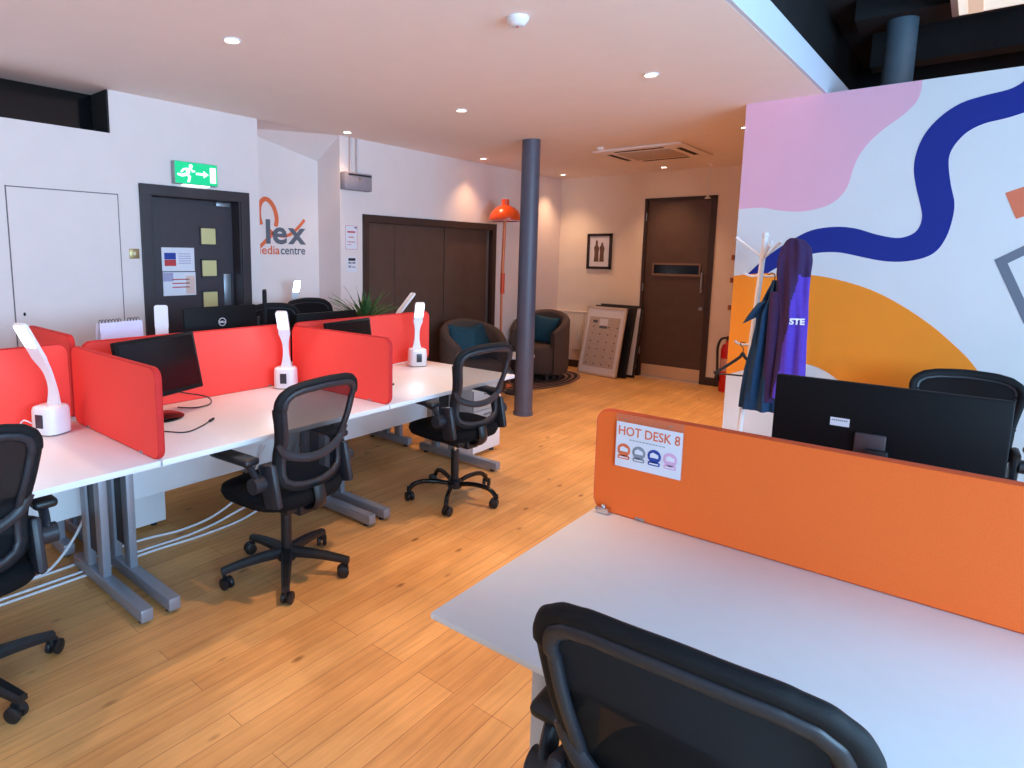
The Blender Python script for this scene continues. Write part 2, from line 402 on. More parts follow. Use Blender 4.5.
# wall panel (flush access door) on left wall
wp = struct(MB().b2((XW, 1.215, .05), (XW+.004, 1.872, 1.95), ).build('door_3', WALL, smooth=False), 'flush white painted door with keyhole in left wall', 'door')
gp = MB()
gp.b2((XW, 1.208, .04), (XW+.0015, 1.215, 1.958)); gp.b2((XW, 1.872, .04), (XW+.0015, 1.879, 1.958)); gp.b2((XW, 1.208, 1.95), (XW+.0015, 1.879, 1.957))
gp.build('shadow_gap', mat('gap_grey', (110, 100, 102), .9), wp, smooth=False)
MB().prism(disc(0, 0, .007, .012), .003, on_left(1.262, 1.16, XW+.004)).build('keyhole', DARKP, wp, smooth=False)
# high dark opening
wo = struct(MB().b2((XA+.06, 1.10, 2.36), (XA+.07, 1.85, ZC)).build('window_1', BLACKG, smooth=False), 'dark high level opening at the top of the left wall', 'window')
MB().b2((XA+.02, 1.10, 2.36), (XW-.005, 1.112, ZC)).b2((XA+.02, 1.838, 2.36), (XW-.005, 1.85, ZC)).b2((XA+.02, 1.10, 2.36), (XW-.03, 1.85, 2.366)).build('reveal', DARKP, wo, smooth=False)
# door_1 : dark door under the exit sign
d1 = struct(MB().b2((-4.70, 2.115, .01), (-4.65, 2.815, 1.966)).build('door_1', DOORD, smooth=False), 'dark door with three small glass squares under the exit sign', 'door')
fr = MB()
fr.b2((XW+.001, 2.021, 0), (XW+.02, 2.098, 2.045), .003); fr.b2((XW+.001, 2.83, 0), (XW+.02, 2.906, 2.045), .003); fr.b2((XW+.001, 2.021, 1.968), (XW+.021, 2.906, 2.045), .003)
fr.b2((-4.72, 2.098, 0), (XW+.004, 2.114, 1.985)); fr.b2((-4.72, 2.816, 0), (XW+.004, 2.83, 1.985)); fr.b2((-4.72, 2.098, 1.966), (XW+.004, 2.83, 1.984))
fr.build('door_frame', DOORF, d1, smooth=False)
GL = mat('lit_yellow_glass', (214, 200, 140), .3, scale=6, var=.03)
for z in (1.69, 1.438, 1.187):
    p = MB().b2((-4.651, 2.537, z-.062), (-4.643, 2.661, z+.062)).build('vision_panel', GL, d1, smooth=False)
    q = MB()
    for a in ((2.527, z-.072, 2.671, z-.062), (2.527, z+.062, 2.671, z+.072), (2.527, z-.072, 2.537, z+.072), (2.661, z-.072, 2.671, z+.072)):
        q.b2((-4.651, a[0], a[1]), (-4.640, a[2], a[3]))
    q.build('glazing_bead', DOORF, p, smooth=False)
MB().b2((-4.651, 2.725, 1.133), (-4.647, 2.787, 1.39), .001).build('push_plate', STEEL, d1)
MB().b2((-4.65, 2.66, 1.925), (-4.61, 2.78, 1.96), .006).build('door_closer', STEEL, d1)
for o in [d1]+list(d1.children): pass
# door_2 : brown door in the end wall
YD = 7.985
d2 = struct(MB().b2((-3.28, YD, .012), (-2.50, YD+.045, 2.29)).build('door_2', BROWN, smooth=False), 'tall brown door with slot window and long pull handle', 'door')
fr = MB()
fr.b2((-3.315, YB-.012, 0), (-3.283, YB+.1, 2.315)); fr.b2((-2.497, YB-.012, 0), (-2.425, YB+.1, 2.315)); fr.b2((-3.315, YB-.012, 2.292), (-2.425, YB+.1, 2.315))
fr.build('door_frame', BROWNF, d2, smooth=False)
MB().b2((-3.26, YD-.004, .015), (-2.505, YD, .168)).build('kick_plate', KICK, d2, smooth=False)
sl = MB()
sl.b2((-3.185, YD-.016, 1.335), (-2.57, YD, 1.362)); sl.b2((-3.185, YD-.012, 1.475), (-2.58, YD, 1.497)); sl.b2((-3.185, YD-.012, 1.36), (-3.165, YD, 1.48)); sl.b2((-2.595, YD-.012, 1.36), (-2.58, YD, 1.48))
sl = sl.build('slot_frame', mat('slot_frame_brown', (132, 104, 86), .45), d2, smooth=False)
MB().b2((-3.165, YD-.004, 1.362), (-2.595, YD, 1.476)).build('slot_glass', BLACKG, sl, smooth=False)
MB().cyl((-2.548, YD-.04, 1.14), (-2.548, YD-.04, 1.39), .011).cyl((-2.548, YD, 1.16), (-2.548, YD-.04, 1.16), .008).cyl((-2.548, YD, 1.37), (-2.548, YD-.04, 1.37), .008).build('pull_handle', STEEL, d2)
MB().cyl((-2.548, YD, .938), (-2.548, YD-.012, .938), .024).build('lock_cylinder', STEEL, d2)
for z in (.35, 1.18, 2.08): MB().cyl((-3.283, YB-.014, z-.05), (-3.283, YB-.014, z+.05), .008).build('hinge', STEEL, d2)
# skirting
s = MB(); s.b2((-2.425, YB-.018, 0), (-1.0, YB, .1)); s.b2((XA, YB-.018, 0), (-3.315, YB, .1))
struct(s.build('baseboard_back', BROWNF, smooth=False), 'dark brown skirting along the end wall', 'skirting')
s = MB()
for a, b in ((YN, 2.02), (2.907, 3.008), (3.9, 4.155), (6.39, YB-.02)): s.b2((XW, a, 0), (XW+.016, b, .1))
struct(s.build('baseboard_left', WALL, smooth=False), 'white skirting along the left wall', 'skirting')
# sliding door cupboard
cp = thing('sliding_cupboard', 'wide dark brown sliding door cupboard set in the left wall', 'cupboard', (XW, 5.27, 0))
fr = MB(); dy = 5.27
fr.b2((-.10, 4.162-dy, 0), (.016, 4.235-dy, 1.948)); fr.b2((-.10, 6.31-dy, 0), (.016, 6.383-dy, 1.948)); fr.b2((-.10, 4.162-dy, 1.875), (.017, 6.383-dy, 1.948)); fr.b2((-.10, 4.162-dy, 0), (.0, 6.383-dy, .03))
fr.build('frame', BROWNF, cp, smooth=False)
for i, (a, b, x) in enumerate(((4.236, 4.638, -.03), (4.646, 5.426, -.03), (5.446, 6.25, -.034))):
    d = MB().b2((x-.02, a-dy, .032), (x, b-dy, 1.873), .002).build('door', BROWN, cp, smooth=False)
MB().b2((-.10, 4.236-dy, .03), (-.07, 6.31-dy, 1.875)).build('interior_back', DARKP, cp, smooth=False)
MB().b2((-.06, 6.252-dy, .032), (-.02, 6.275-dy, 1.873)).build('edge_strip', STEEL, cp, smooth=False)
# column
cl = thing('trim_3', 'slate grey round iron column between the desks and armchairs', 'column', (-3.28, 5.15, 0), kind='structure')
MB().lathe([(.098, 0), (.098, .03), (.09, .034), (.088, 1.3), (.086, 2.645)], seg=40).build('shaft', COLUMN, cl)
# round duct above mural
cl = thing('trim_4', 'blue grey round pipe rising above the mural wall', 'pipe', (-.60, 6.0, 0), kind='structure')
MB().lathe([(.10, 0), (.10, 3.36)], seg=32).build('shaft', mat('duct_blue_grey', (92, 112, 128), .5, scale=8, var=.06), cl)

# ------------------------------------------------------------------ ceiling fittings
WARM = emit('spot_lens', (255, 236, 210), 14)
DL = [(-3.04, 3.79, 'above the third desk bay', 1), (-1.58, 3.77, 'nearest to the mural, midway across the ceiling', 1), (-4.37, 3.82, 'above the grey emergency fitting', 1), (-4.3, 5.77, 'above the sliding cupboard', 1),
      (-4.28, 7.52, 'in the far left corner', 1), (-2.963, 7.60, 'beside the air conditioning unit, above the brown door', 1), (-1.563, 5.72, 'at the left edge of the mural wall', 1),
      (-3.0, 1.85, 'above the second desk bay', 1), (-1.55, 1.85, 'over the aisle near the front', 1), (-3.0, -.1, 'over the near end of the desk row', 0)]
proto = None
for x, y, where, vis in DL:
    lb = 'small round recessed ceiling spotlight ' + where
    if proto is None:
        proto = thing('ceiling_spotlight', lb, 'light', (x, y, ZC), 0, 'recessed ceiling spotlights')
        MB().lathe([(.033, -.001), (.046, -.001), (.046, -.006), (.040, -.009), (.033, -.004)], seg=28, cap=False).build('trim_ring', WHITEP, proto)
        MB().lathe([(.033, -.003), (.020, -.006), (.001, -.007)], seg=24).build('lens', WARM, proto)
    else: dup(proto, (x, y, ZC), 0, lb)
    ld = bpy.data.lights.new('spot_lamp', 'SPOT'); ld.energy = 40 if y > 7 else 12 if x < -4.35 else 26 if x < -4.2 else 225 if y > 5 else 48 if x < -2.5 else 125; ld.color = (1, .62, .36); ld.spot_size = R(66 if (x > -2 and y < 2) else 100); ld.spot_blend = 1; ld.shadow_soft_size = .035
    lo = bpy.data.objects.new('spot_lamp', ld); C.objects.link(lo); lo.location = (x, y, ZC-.03)
# air conditioning cassette
ac = thing('ceiling_air_conditioner', 'square ceiling cassette air conditioner by the end door', 'air conditioner', (-2.66, 6.5, ZC))
MB().b2((-.46, -.46, -.022), (.46, .46, -.001), .006).build('fascia_panel', CEIL, ac)
MB().b2((-.27, -.27, -.028), (.27, .27, -.0225), .003).build('intake_grille', mat('grille_beige', (196, 178, 166), .7, scale=90, var=.08), ac)
for a in range(4):
    M = Matrix.Rotation(a*PI/2, 4, 'Z')
    k = MB().b2((-.25, .335, -.0245), (.25, .385, -.0225)); bmesh.ops.transform(k.bm, matrix=M, verts=k.bm.verts); k.build('air_slot', DARKP, ac, smooth=False)
sd = thing('smoke_detector', 'white round smoke detector near the front of the ceiling', 'smoke detector', (-1.70, 2.52, ZC))
MB().lathe([(.052, -.001), (.052, -.012), (.046, -.02), (.034, -.036), (.022, -.04)], seg=28).build('body', WHITEP, sd)
MB().lathe([(.006, -.041), (.006, -.043), (.003, -.044)], seg=12).build('indicator', REDT, sd)
sd = thing('ceiling_sensor', 'small pale ceiling sensor left of the air conditioner', 'sensor', (-2.95, 5.9, ZC))
MB().lathe([(.04, -.001), (.04, -.01), (.03, -.024), (.014, -.028)], seg=24).build('body', CEIL, sd)
MB().lathe([(.012, -.0285), (.011, -.034), (.004, -.038)], seg=16).build('dome', WHITEP, sd)
pc = thing('pull_cord', 'white ceiling pull cord with cone end hanging by the brown door', 'pull cord', (-2.43, 7.6, ZC))
MB().cyl((0, 0, -.001), (0, 0, -.36), .004, 8).build('cord', WHITEP, pc)
MB().lathe([(.006, -.36), (.012, -.372), (.034, -.392), (.034, -.398)], seg=20).build('toggle', WHITEP, pc)
MB().lathe([(.03, -.001), (.03, -.02), (.012, -.03)], seg=20).build('ceiling_rose', CEIL, pc)
rp = thing('ceiling_light_panel', 'white light panel hung in the dark roof void', 'light panel', (.30, 5.4, 3.28))
MB().b2((-.61, -.55, 0), (.61, .55, .05), .005).build('frame', WHITEP, rp)
MB().b2((-.57, -.51, -.006), (.57, .51, -.001)).build('diffuser', emit('panel_glow', (236, 232, 224), .75), rp, smooth=False)
MB().b2((-.52, -.50, -.012), (-.44, .50, -.007)).build('warm_strip', emit('strip_glow', (230, 200, 178), .6), rp, smooth=False)

# ------------------------------------------------------------------ things on the walls
ex = thing('exit_sign', 'green lit running man exit sign above the dark door', 'exit sign', (XW+.001, 2.437, 2.146))
MB().b2((0, -.172, -.082), (.052, .172, .082), .004).build('housing', mat('sign_housing', (150, 160, 158), .5), ex)
FM = frame_m((.0535, 0, 0), (0, 1, 0), (0, 0, 1))
MB().prism(rrect(-.168, -.078, .168, .078, .006), .002, frame_m((.0515, 0, 0), (0, 1, 0), (0, 0, 1))).build('green_panel', emit('exit_green', (6, 190, 122), .55), ex, smooth=False)
EW = emit('exit_white', (226, 255, 242), 1.3)
k = MB()
k.prism(disc(-.045, .050, .014), .002, FM)
k.prism([(-.075, .036), (-.048, .034), (-.058, -.008), (-.088, -.012)], .002, FM)                 # torso
k.prism([(-.088, .000), (-.118, -.012), (-.150, -.006), (-.150, -.022), (-.112, -.030), (-.080, -.020)], .002, FM)   # trailing leg
k.prism([(-.072, -.008), (-.046, -.022), (-.058, -.066), (-.076, -.066), (-.066, -.028), (-.085, -.014)], .002, FM)   # front leg
k.prism([(-.074, .036), (-.106, .030), (-.128, .004), (-.118, -.002), (-.098, .018), (-.072, .022)], .002, FM)
k.prism([(-.050, .030), (-.034, .008), (-.012, .012), (-.014, .022), (-.030, .020), (-.044, .040)], .002, FM)
k.build('running_figure', EW, ex, smooth=False)
MB().prism([(-.005, .008), (.055, .008), (.055, .026), (.095, 0), (.055, -.026), (.055, -.008), (-.005, -.008)], .002, FM).build('arrow', EW, ex, smooth=False)
MB().prism([(.108, .055), (.155, .055), (.155, -.058), (.108, -.058)], .002, FM).build('doorway_symbol', EW, ex, smooth=False)
MB().b2((.012, -.10, -.088), (.042, .11, -.0825)).build('downlight_lens', emit('exit_lens', (240, 255, 250), 2.5), ex, smooth=False)
sw = thing('light_switch', 'brass light switch plate left of the dark door', 'light switch', (XW+.001, 1.968, 1.548))
MB().b2((0, -.035, -.035), (.007, .035, .035), .003).build('plate', BRASS, sw)
MB().b2((.007, -.008, -.012), (.012, .008, .012), .002).build('rocker', mat('ivory', (224, 206, 170), .4), sw)
def notice(name, label, y, z, wd, ht, x, rows):
    t = thing(name, label, 'notice', (x, y, z))
    F = frame_m((0, 0, 0), (0, 1, 0), (0, 0, 1))
    MB().prism([(-wd/2, -ht/2), (wd/2, -ht/2), (wd/2, ht/2), (-wd/2, ht/2)], .002, F).build('sheet', PAPER, t, smooth=False)
    F2 = frame_m((.0022, 0, 0), (0, 1, 0), (0, 0, 1))
    for nm, m, rects in rows:
        q = MB()
        for a in rects: q.prism([(a[0], a[1]), (a[2], a[1]), (a[2], a[3]), (a[0], a[3])], .0008, F2)
        q.build(nm, m, t, smooth=False)
    return t
LIL = mat('print_lilac', (170, 160, 190), .8)
notice('door_notice', 'upper white notice with blue and red square on the dark door', 2.345, 1.507, .26, .18, -4.648,
       [('blue_block', BLT, [(-.11, .0, -.02, .05)]), ('red_block', REDT, [(-.11, -.05, -.02, -.002)]), ('print', LIL, [(.0, .04-.018*i, .10, .046-.018*i) for i in range(5)])])
notice('door_notice', 'lower peach and blue notice on the dark door, under the white one', 2.348, 1.32, .262, .18, -4.648,
       [('blue_corner', LIL, [(-.13, .02, -.05, .085)]), ('peach_edge', mat('peach', (226, 190, 178), .8), [(.05, -.08, .125, .06)]), ('print', REDT, [(-.06, .03-.03*i, .08, .038-.03*i) for i in range(3)])])
notice('wall_notice', 'pink bordered notice beside the sliding cupboard', 4.015, 1.72, .155, .23, XW+.001,
       [('border', REDT, [(-.075, -.112, -.072, .112), (.072, -.112, .075, .112), (-.075, .109, .075, .112), (-.075, -.112, .075, -.109)]), ('print', REDT, [(-.05, .045, .05, .06), (-.035, .0, .03, .008), (-.05, -.045, .045, -.038), (-.05, -.07, .0, -.065)]), ('corner_mark', GREYT, [(.04, .088, .07, .102)])])
notice('wall_notice', 'small white notice with black heading, below the pink bordered one', 4.02, 1.465, .13, .145, XW+.001,
       [('heading', DARKP, [(-.045, .035, .045, .06)]), ('print', GRT, [(-.045, .005, -.005, .025), (.005, .005, .045, .025), (-.045, -.03, -.01, -.01), (.0, -.03, .045, -.02)])])
# emergency light fitting with conduit
el = thing('emergency_light', 'grey box emergency light fitting with conduits on the wall', 'light fitting', (XW+.001, 4.05, 2.245))
MB().b2((0, -.17, -.085), (.075, .17, .075), .008).build('housing', mat('fitting_grey', (150, 140, 146), .5), el)
MB().b2((.0755, -.13, .045), (.078, .16, .06)).build('slot', DARKP, el, smooth=False)
MB().prism(disc(0, 0, .012), .003, frame_m((.0755, .01, .02), (0, 1, 0), (0, 0, 1))).build('indicator', BRASS, el, smooth=False)
for y in (-.06, .02): MB().cyl((.03, y, .076), (.03, y, .395), .009, 10).build('conduit', mat('conduit_white', (206, 196, 200), .6), el)
# logo on the alcove wall
lg = thing('logo_sign', 'grey and orange lettering logo on the alcove wall', 'logo', (XA+.001, 3.27, 1.655))
LM = frame_m((0, 0, 0), (0, 1, 0), (0, 0, 1))
for ch, yy in (('f', -.17), ('l', .0), ('e', .078), ('x', .268)): text('letter', ch, .30, LM @ Matrix.Translation((yy, 0, .0015)), GREYT, lg, .002, sx=1.15, bold=.007)
q = MB()
LM2 = frame_m((.0005, 0, 0), (0, 1, 0), (0, 0, 1))
ring = spl2([(-.03, .16), (-.045, .24), (-.038, .33), (.0, .385), (.05, .375), (.095, .31), (.115, .22), (.105, .15)], 5)
add_ribbon(q, [(x*1.15, y) for x, y in ring], .042, .0012, LM2)
q.build('ring_stroke', ORT, lg, smooth=False)
q = MB(); add_ribbon(q, spl2([(-.10, -.07), (-.02, -.01), (.06, .06), (.13, .10)], 4), .034, .0012, LM2); q.build('lower_stroke', ORT, lg, smooth=False)
q = MB(); add_ribbon(q, spl2([(.02, .14), (.10, .085), (.2, .065), (.29, .09), (.37, .15), (.445, .225)], 4), .03, .0012, LM2); q.build('swoosh', ORT, lg, smooth=False)
text('strapline_lead', 'themedia', .112, LM @ Matrix.Translation((.158, -.1, .0015)), ORT, lg, .0015, 'RIGHT', sx=1.06, bold=.0012)
text('strapline_end', 'centre', .112, LM @ Matrix.Translation((.166, -.1, .0015)), GREYT, lg, .0015, sx=.96, bold=.0012)
# picture on the end wall
pt = thing('framed_picture', 'small dark framed picture of two brown figures on white', 'picture', (-3.92, YB-.001, 1.64))
PM = frame_m((0, 0, 0), (1, 0, 0), (0, 0, 1))
fr = MB()
for lo, hi in (((-.18, .205), (.18, .24)), ((-.18, -.24), (.18, -.205)), ((-.18, -.24), (-.145, .24)), ((.145, -.24), (.18, .24))): fr.b2((lo[0], -.026, lo[1]), (hi[0], 0, hi[1]))
fr.build('frame', mat('dark_frame', (44, 30, 28), .4), pt, smooth=False)
MB().b2((-.146, -.012, -.206), (.146, -.001, .206)).build('mount', PAPER, pt, smooth=False)
P2 = frame_m((0, -.0125, 0), (1, 0, 0), (0, 0, 1))
q = MB()
for x0, h_, w_ in ((-.042, .30, .036), (.038, .27, .034)):
    q.prism(spl2([(x0-w_, -.14), (x0-w_*.8, -.02), (x0-w_*1.05, .05), (x0-w_*.5, .085), (x0-w_*.45, h_-.17), (x0, h_-.145), (x0+w_*.45, h_-.17), (x0+w_*.5, .08), (x0+w_*1.05, .045), (x0+w_*.85, -.03), (x0+w_, -.14)], 4), .001, P2)
q.build('figures', mat('picture_brown', (104, 76, 62), .8, scale=120, var=.45), pt, smooth=False)
# radiator
rd = thing('radiator', 'cream ribbed radiator on the end wall behind the boards', 'radiator', (-4.21, YB-.02, 0))
k = MB()
for i in range(18):
    x = -.31+.62*i/17
    k.b2((x-.012, -.055, .27), (x+.012, -.03, .77), .006)
k.b2((-.325, -.045, .25), (.325, 0, .79), .004); k.build('panel', CREAM, rd)
MB().b2((-.33, -.06, .785), (.33, .0, .81), .006).build('top_grille', CREAM, rd)
k = MB().cyl((.30, -.03, .25), (.30, -.03, .001), .009).cyl((-.30, -.03, .25), (-.30, -.03, .001), .009); k.build('pipe', mat('copper', (176, 120, 90), .4, metal=.5), rd)
# wall pegs by the mural edge
for i, (z, lb) in enumerate(((1.58, 'topmost'), (1.312, 'middle'), (.985, 'lowest'))):
    t = thing('wall_hook', 'small brown wooden wall hook beside the mural edge, %s of three' % lb, 'hook', (-2.17, YB-.001, z), 0, 'wooden wall hooks')
    MB().b2((-.05, -.02, -.035), (.05, 0, .025), .004).build('back_plate', mat('hook_wood', (170, 96, 60), .5), t)
    MB().tube(spline([(0, -.02, -.01), (0, -.055, -.012), (0, -.07, .015)], 4), .009, 8).build('peg', BROWNF, t)
# fire extinguisher
fe = thing('fire_extinguisher', 'red fire extinguisher with black hose standing by the end wall', 'fire extinguisher', (-2.12, 7.72, 0))
MB().lathe([(.07, 0), (.075, .02), (.075, .50), (.06, .555), (.03, .58), (.03, .61)], seg=28).build('cylinder', REDM, fe)
MB().b2((-.02, -.02, .61), (.02, .02, .66), .004).build('valve', BLACKP, fe)
MB().tube(spline([(-.01, 0, .65), (.03, -.02, .68), (.08, -.03, .72)], 4), .012, 8).tube(spline([(0, 0, .645), (.04, -.02, .65), (.09, -.03, .665)], 4), .009, 8).build('lever', REDM, fe)
MB().tube(spline([(-.02, -.01, .64), (-.075, -.03, .62), (-.10, -.05, .52), (-.095, -.05, .36), (-.088, -.05, .24)], 5), .014, 10).build('hose', BLACKP, fe)
MB().tube([(-.088, -.05, .25), (-.088, -.05, .13)], [.016, .03], 12).build('nozzle', BLACKP, fe)
MB().lathe([(.0762, .25), (.0762, .40)], seg=28, cap=False).build('label_band', mat('band_cream', (206, 150, 140), .6, scale=60, var=.3), fe)
# boards leaning at the end wall
def board(label, x, y, rz, wd, ht, lean, facem, rim, planner=False):
    t = thing('leaning_board', label, 'board', (x, y, 0.004), group='boards leaning on the end wall', rot=(-lean, 0, rz))
    MB().b2((-wd/2, -.008, .02), (wd/2, .008, ht-.02)).build('panel', facem, t, smooth=False)
    k = MB()
    for lo, hi in (((-wd/2, 0), (wd/2, .03)), ((-wd/2, ht-.03), (wd/2, ht)), ((-wd/2, 0), (-wd/2+.025, ht)), ((wd/2-.025, 0), (wd/2, ht))): k.b2((lo[0], -.014, lo[1]), (hi[0], .012, hi[1]), .002)
    k.build('frame', rim, t, smooth=False)
    if planner:
        F = frame_m((0, -.0085, 0), (1, 0, 0), (0, 0, 1)); q = MB()
        q.prism([(-wd/2+.06, .11), (wd/2-.07, .11), (wd/2-.07, ht-.14), (-wd/2+.06, ht-.14)], .001, F); q.build('chart', mat('chart_grey', (196, 178, 168), .8, scale=40, var=.08), t, smooth=False)
        F = frame_m((0, -.0100, 0), (1, 0, 0), (0, 0, 1)); q = MB()
        for i in range(4):
            for j in range(6):
                q.prism(disc(-.19+.12*i+.006*j, .15+.10*j, .011, n=8), .0008, F)
        q.build('chart_dots', GREYT, t, smooth=False)
        q = MB(); q.prism([(-.18, .70), (-.11, .70), (-.11, .735), (-.18, .735)], .0008, F); q.prism([(-.07, .63), (.05, .63), (.05, .66), (-.07, .66)], .0008, F); q.build('dark_strip', GREYT, t, smooth=False)
        MB().prism([(-.08, .67), (.05, .67), (.05, .76), (-.08, .76)], .0008, F).build('white_card', PAPER, t, smooth=False)
    return t
board('white planner board with dotted chart, front of the leaning boards', -3.69, 7.56, R(-8), .60, .92, R(12), PAPER, mat('board_rim', (214, 194, 178), .5), True)
board('black backed board leaning second in line, behind the planner', -3.62, 7.665, R(-8), .62, .93, R(12), BLACKP, mat('board_dark', (40, 32, 30), .5))
board('white board with dark frame, last of the leaning boards against the wall', -3.555, 7.765, R(-6), .62, .94, R(9), PAPER, mat('board_dark', (40, 32, 30), .5))

# ------------------------------------------------------------------ desks
ZD = .73
def leg_frame(parent, x0, x1, y, rise, m):
    """cantilever leg across the desk at y: foot from x0 (front) to x1, twin uprights"""
    g = thing_part('leg_frame', parent)
    s_ = 1 if x1 > x0 else -1
    xa, xb = (x0+s_*.43, x0+s_*.60) if abs(x1-x0) > .65 else (x0+s_*.22, x0+s_*.36)
    MB().b2((min(x0, x1), y-.026, .018), (max(x0, x1), y+.026, .074), .005).build('foot', m, g)
    for xx in (xa, xb): MB().b2((xx-.032, y-.018, .07), (xx+.032, y+.018, ZD-.06), .004).build('upright', m, g)
    MB().b2((min(x0, x1)+.03, y-.02, ZD-.06), (max(x0, x1)-.03, y+.02, ZD-.026), .003).build('top_rail', m, g)
    MB().b2((xa+s_*.03, y-.006, .16), (xb-s_*.03, y+.006, ZD-.1)).build('cable_cover', GREYP if m is SILVER else m, g, smooth=False)
    k = MB()
    for xx in (x0+s_*.05, x1-s_*.05): k.cyl((xx, y, 0), (xx, y, .02), .018, 12)
    k.build('levelling_foot', BLACKP, g)
    return g
def thing_part(name, parent):
    o = bpy.data.objects.new(name, None); C.objects.link(o); o.parent = parent; o.empty_display_size = .05
    return o
def desk(label, y0, y1, xf, xb, group):
    """bench desk; front edge at xf, back at xb, spans y0..y1"""
    oy = (y0+y1)/2; t = thing('bench_desk', label, 'desk', (0, oy, 0), 0, group)
    lo, hi = min(xf, xb), max(xf, xb)
    MB().b2((lo, y0-oy+.004, ZD-.025), (hi, y1-oy-.004, ZD), .002).build('desktop', WHITE, t)
    s_ = 1 if xb > xf else -1
    for yy in (y0-oy+.07, y1-oy-.05): leg_frame(t, xf+s_*.09, xb-s_*.06, yy, 0, SILVER)
    xm = xb-s_*.075
    MB().b2((xm-.009, y0-oy+.012, .27), (xm+.009, y1-oy-.012, ZD-.03), .001).build('modesty_panel', WHITE, t, smooth=False)
    return t
XFR, XBK = -2.40, -3.303
bays = [(-.20, 1.105), (1.105, 2.40), (2.40, 3.65)]
for (a, b), lb in zip(bays, ('white bench desk nearest the viewer in the front row, with lit lamp', 'white bench desk with monitor, middle of the front row', 'white bench desk at the far end of the front row, by the column')):
    desk(lb, a, b, XFR, XBK, 'front row bench desks')
for (a, b), lb in zip(bays, ('white bench desk behind the red screen, near end of the rear row', 'white bench desk behind the red screen, holding the monitor with round logo', 'white bench desk behind the red screen, far end of the rear row by the plant')):
    desk(lb, a, b, -3.95, -3.307, 'rear row bench desks')
# screens
def screen(name, label, M, wd, z0, z1, m, rim, grp, r=.045, side=False):
    """panel in local x (width) / y (height); M places origin at lower left"""
    t = thing(name, label, 'desk screen', M.translation, 0, grp); t.rotation_euler = M.to_euler()
    h = z1-z0
    k = MB(); k.prism(rrect(0, 0, wd, h, r, 6), .026, Matrix.Translation((0, 0, -.013))); k.build('panel', m, t, smooth=False)
    p = rrect(.001, .001, wd-.001, h-.001, r, 6); k = MB(); k.tube([(x, y, 0) for x, y in p], .0145, 8, closed=True, flat=(.35, 1)); k.build('edge_piping', rim, t)
    k = MB()
    for x in (.16, wd-.16): k.b2((x-.015, .001, -.016), (x+.015, .009, .016), .002)
    k.build('clamp', STEEL, t)
    return t
REDR = mat('red_piping', (206, 36, 34), .8)
ORR = mat('orange_piping', (206, 78, 34), .8)
SZ0, SZ1 = .7315, 1.115
XS = -3.305
for (a, b), lb in zip(((-.17, 1.085), (1.15, 2.385), (2.425, 3.735)), ('red fabric back screen behind the nearest lamp', 'red fabric back screen behind the tilted monitor', 'red fabric back screen at the far end of the desk row')):
    screen('desk_screen', lb, frame_m((XS, a, SZ0), (0, 1, 0), (0, 0, 1)), b-a, SZ0, SZ1, RED, REDR, 'red desk screens')
for y, lb in ((1.105, 'red fabric divider screen between the nearest and middle front desks'), (2.40, 'red fabric divider screen between the middle and far front desks')):
    screen('desk_screen', lb, frame_m((XS+.03, y, SZ0), (1, 0, 0), (0, 0, 1)), 3.275-2.395, SZ0, SZ1-.01, RED, REDR, 'red desk screens')
screen('desk_screen', 'red fabric divider screen of the rear row, seen past the nearest lamp', frame_m((-3.98, 1.125, SZ0), (1, 0, 0), (0, 0, 1)), .63, SZ0, SZ1+.03, RED, REDR, 'red desk screens')
# pedestals
def pedestal(label, x, y, rz, wd, dp, ht):
    t = thing('drawer_pedestal', label, 'pedestal', (x, y, 0), rz, 'drawer pedestals')
    MB().b2((-dp/2, -wd/2, .03), (dp/2-.02, wd/2, ht), .003).build('carcass', WHITE, t)
    n = 3; h = (ht-.05)/n
    for i in range(n):
        d = MB().b2((dp/2-.019, -wd/2+.002, .04+i*h), (dp/2, wd/2-.002, .04+(i+1)*h-.006), .002).build('drawer', WHITE, t)
        MB().b2((dp/2, -.05, .04+(i+1)*h-.045), (dp/2+.012, .05, .04+(i+1)*h-.033), .002).build('handle', SILVER, d)
    k = MB()
    for sx in (-1, 1):
        for sy in (-1, 1): k.cyl((sx*(dp/2-.05), sy*(wd/2-.05), 0), (sx*(dp/2-.05), sy*(wd/2-.05), .032), .018, 10)
    k.build('caster', BLACKP, t)
    return t
pedestal('white drawer pedestal past the far end of the front desk row', -3.05, 3.88, 0, .36, .5, .55)
pedestal('white drawer pedestal under the rear desk, seen past the silver desk legs', -3.64, 1.405, PI, .34, .48, .55)

# right-hand foreground desk
t = thing('bench_desk', 'white desk in the foreground with orange screen', 'desk', (-.07, 1.43, 0), 0, 'right hand desks')
MB().b2((-.82, -.405, ZD-.015), (.82, .449, ZD), .002).build('desktop', WHITE, t)
def leg_y(parent, x, y0, y1, m):
    g = thing_part('leg_frame', parent)
    MB().b2((x-.026, y0, .018), (x+.026, y1, .074), .005).build('foot', m, g)
    for yy in (y0+.09, y0+.30): MB().b2((x-.02, yy-.032, .07), (x+.02, yy+.032, ZD-.026), .004).build('upright', m, g)
    MB().b2((x-.02, y0+.06, ZD-.06), (x+.02, y1-.04, ZD-.026), .003).build('top_rail', m, g)
    k = MB()
    for yy in (y0+.05, y1-.05): k.cyl((x, yy, 0), (x, yy, .02), .018, 12)
    k.build('levelling_foot', BLACKP, g)
leg_y(t, -.56, -.40, .30, PALE); leg_y(t, .66, -.40, .30, PALE)
MB().b2((-.50, .31, .30), (.62, .328, ZD-.03)).build('modesty_panel', WHITE, t, smooth=False)
t = thing('bench_desk', 'white desk behind the orange screen, under the large monitor', 'desk', (-.07, 2.29, 0), 0, 'right hand desks')
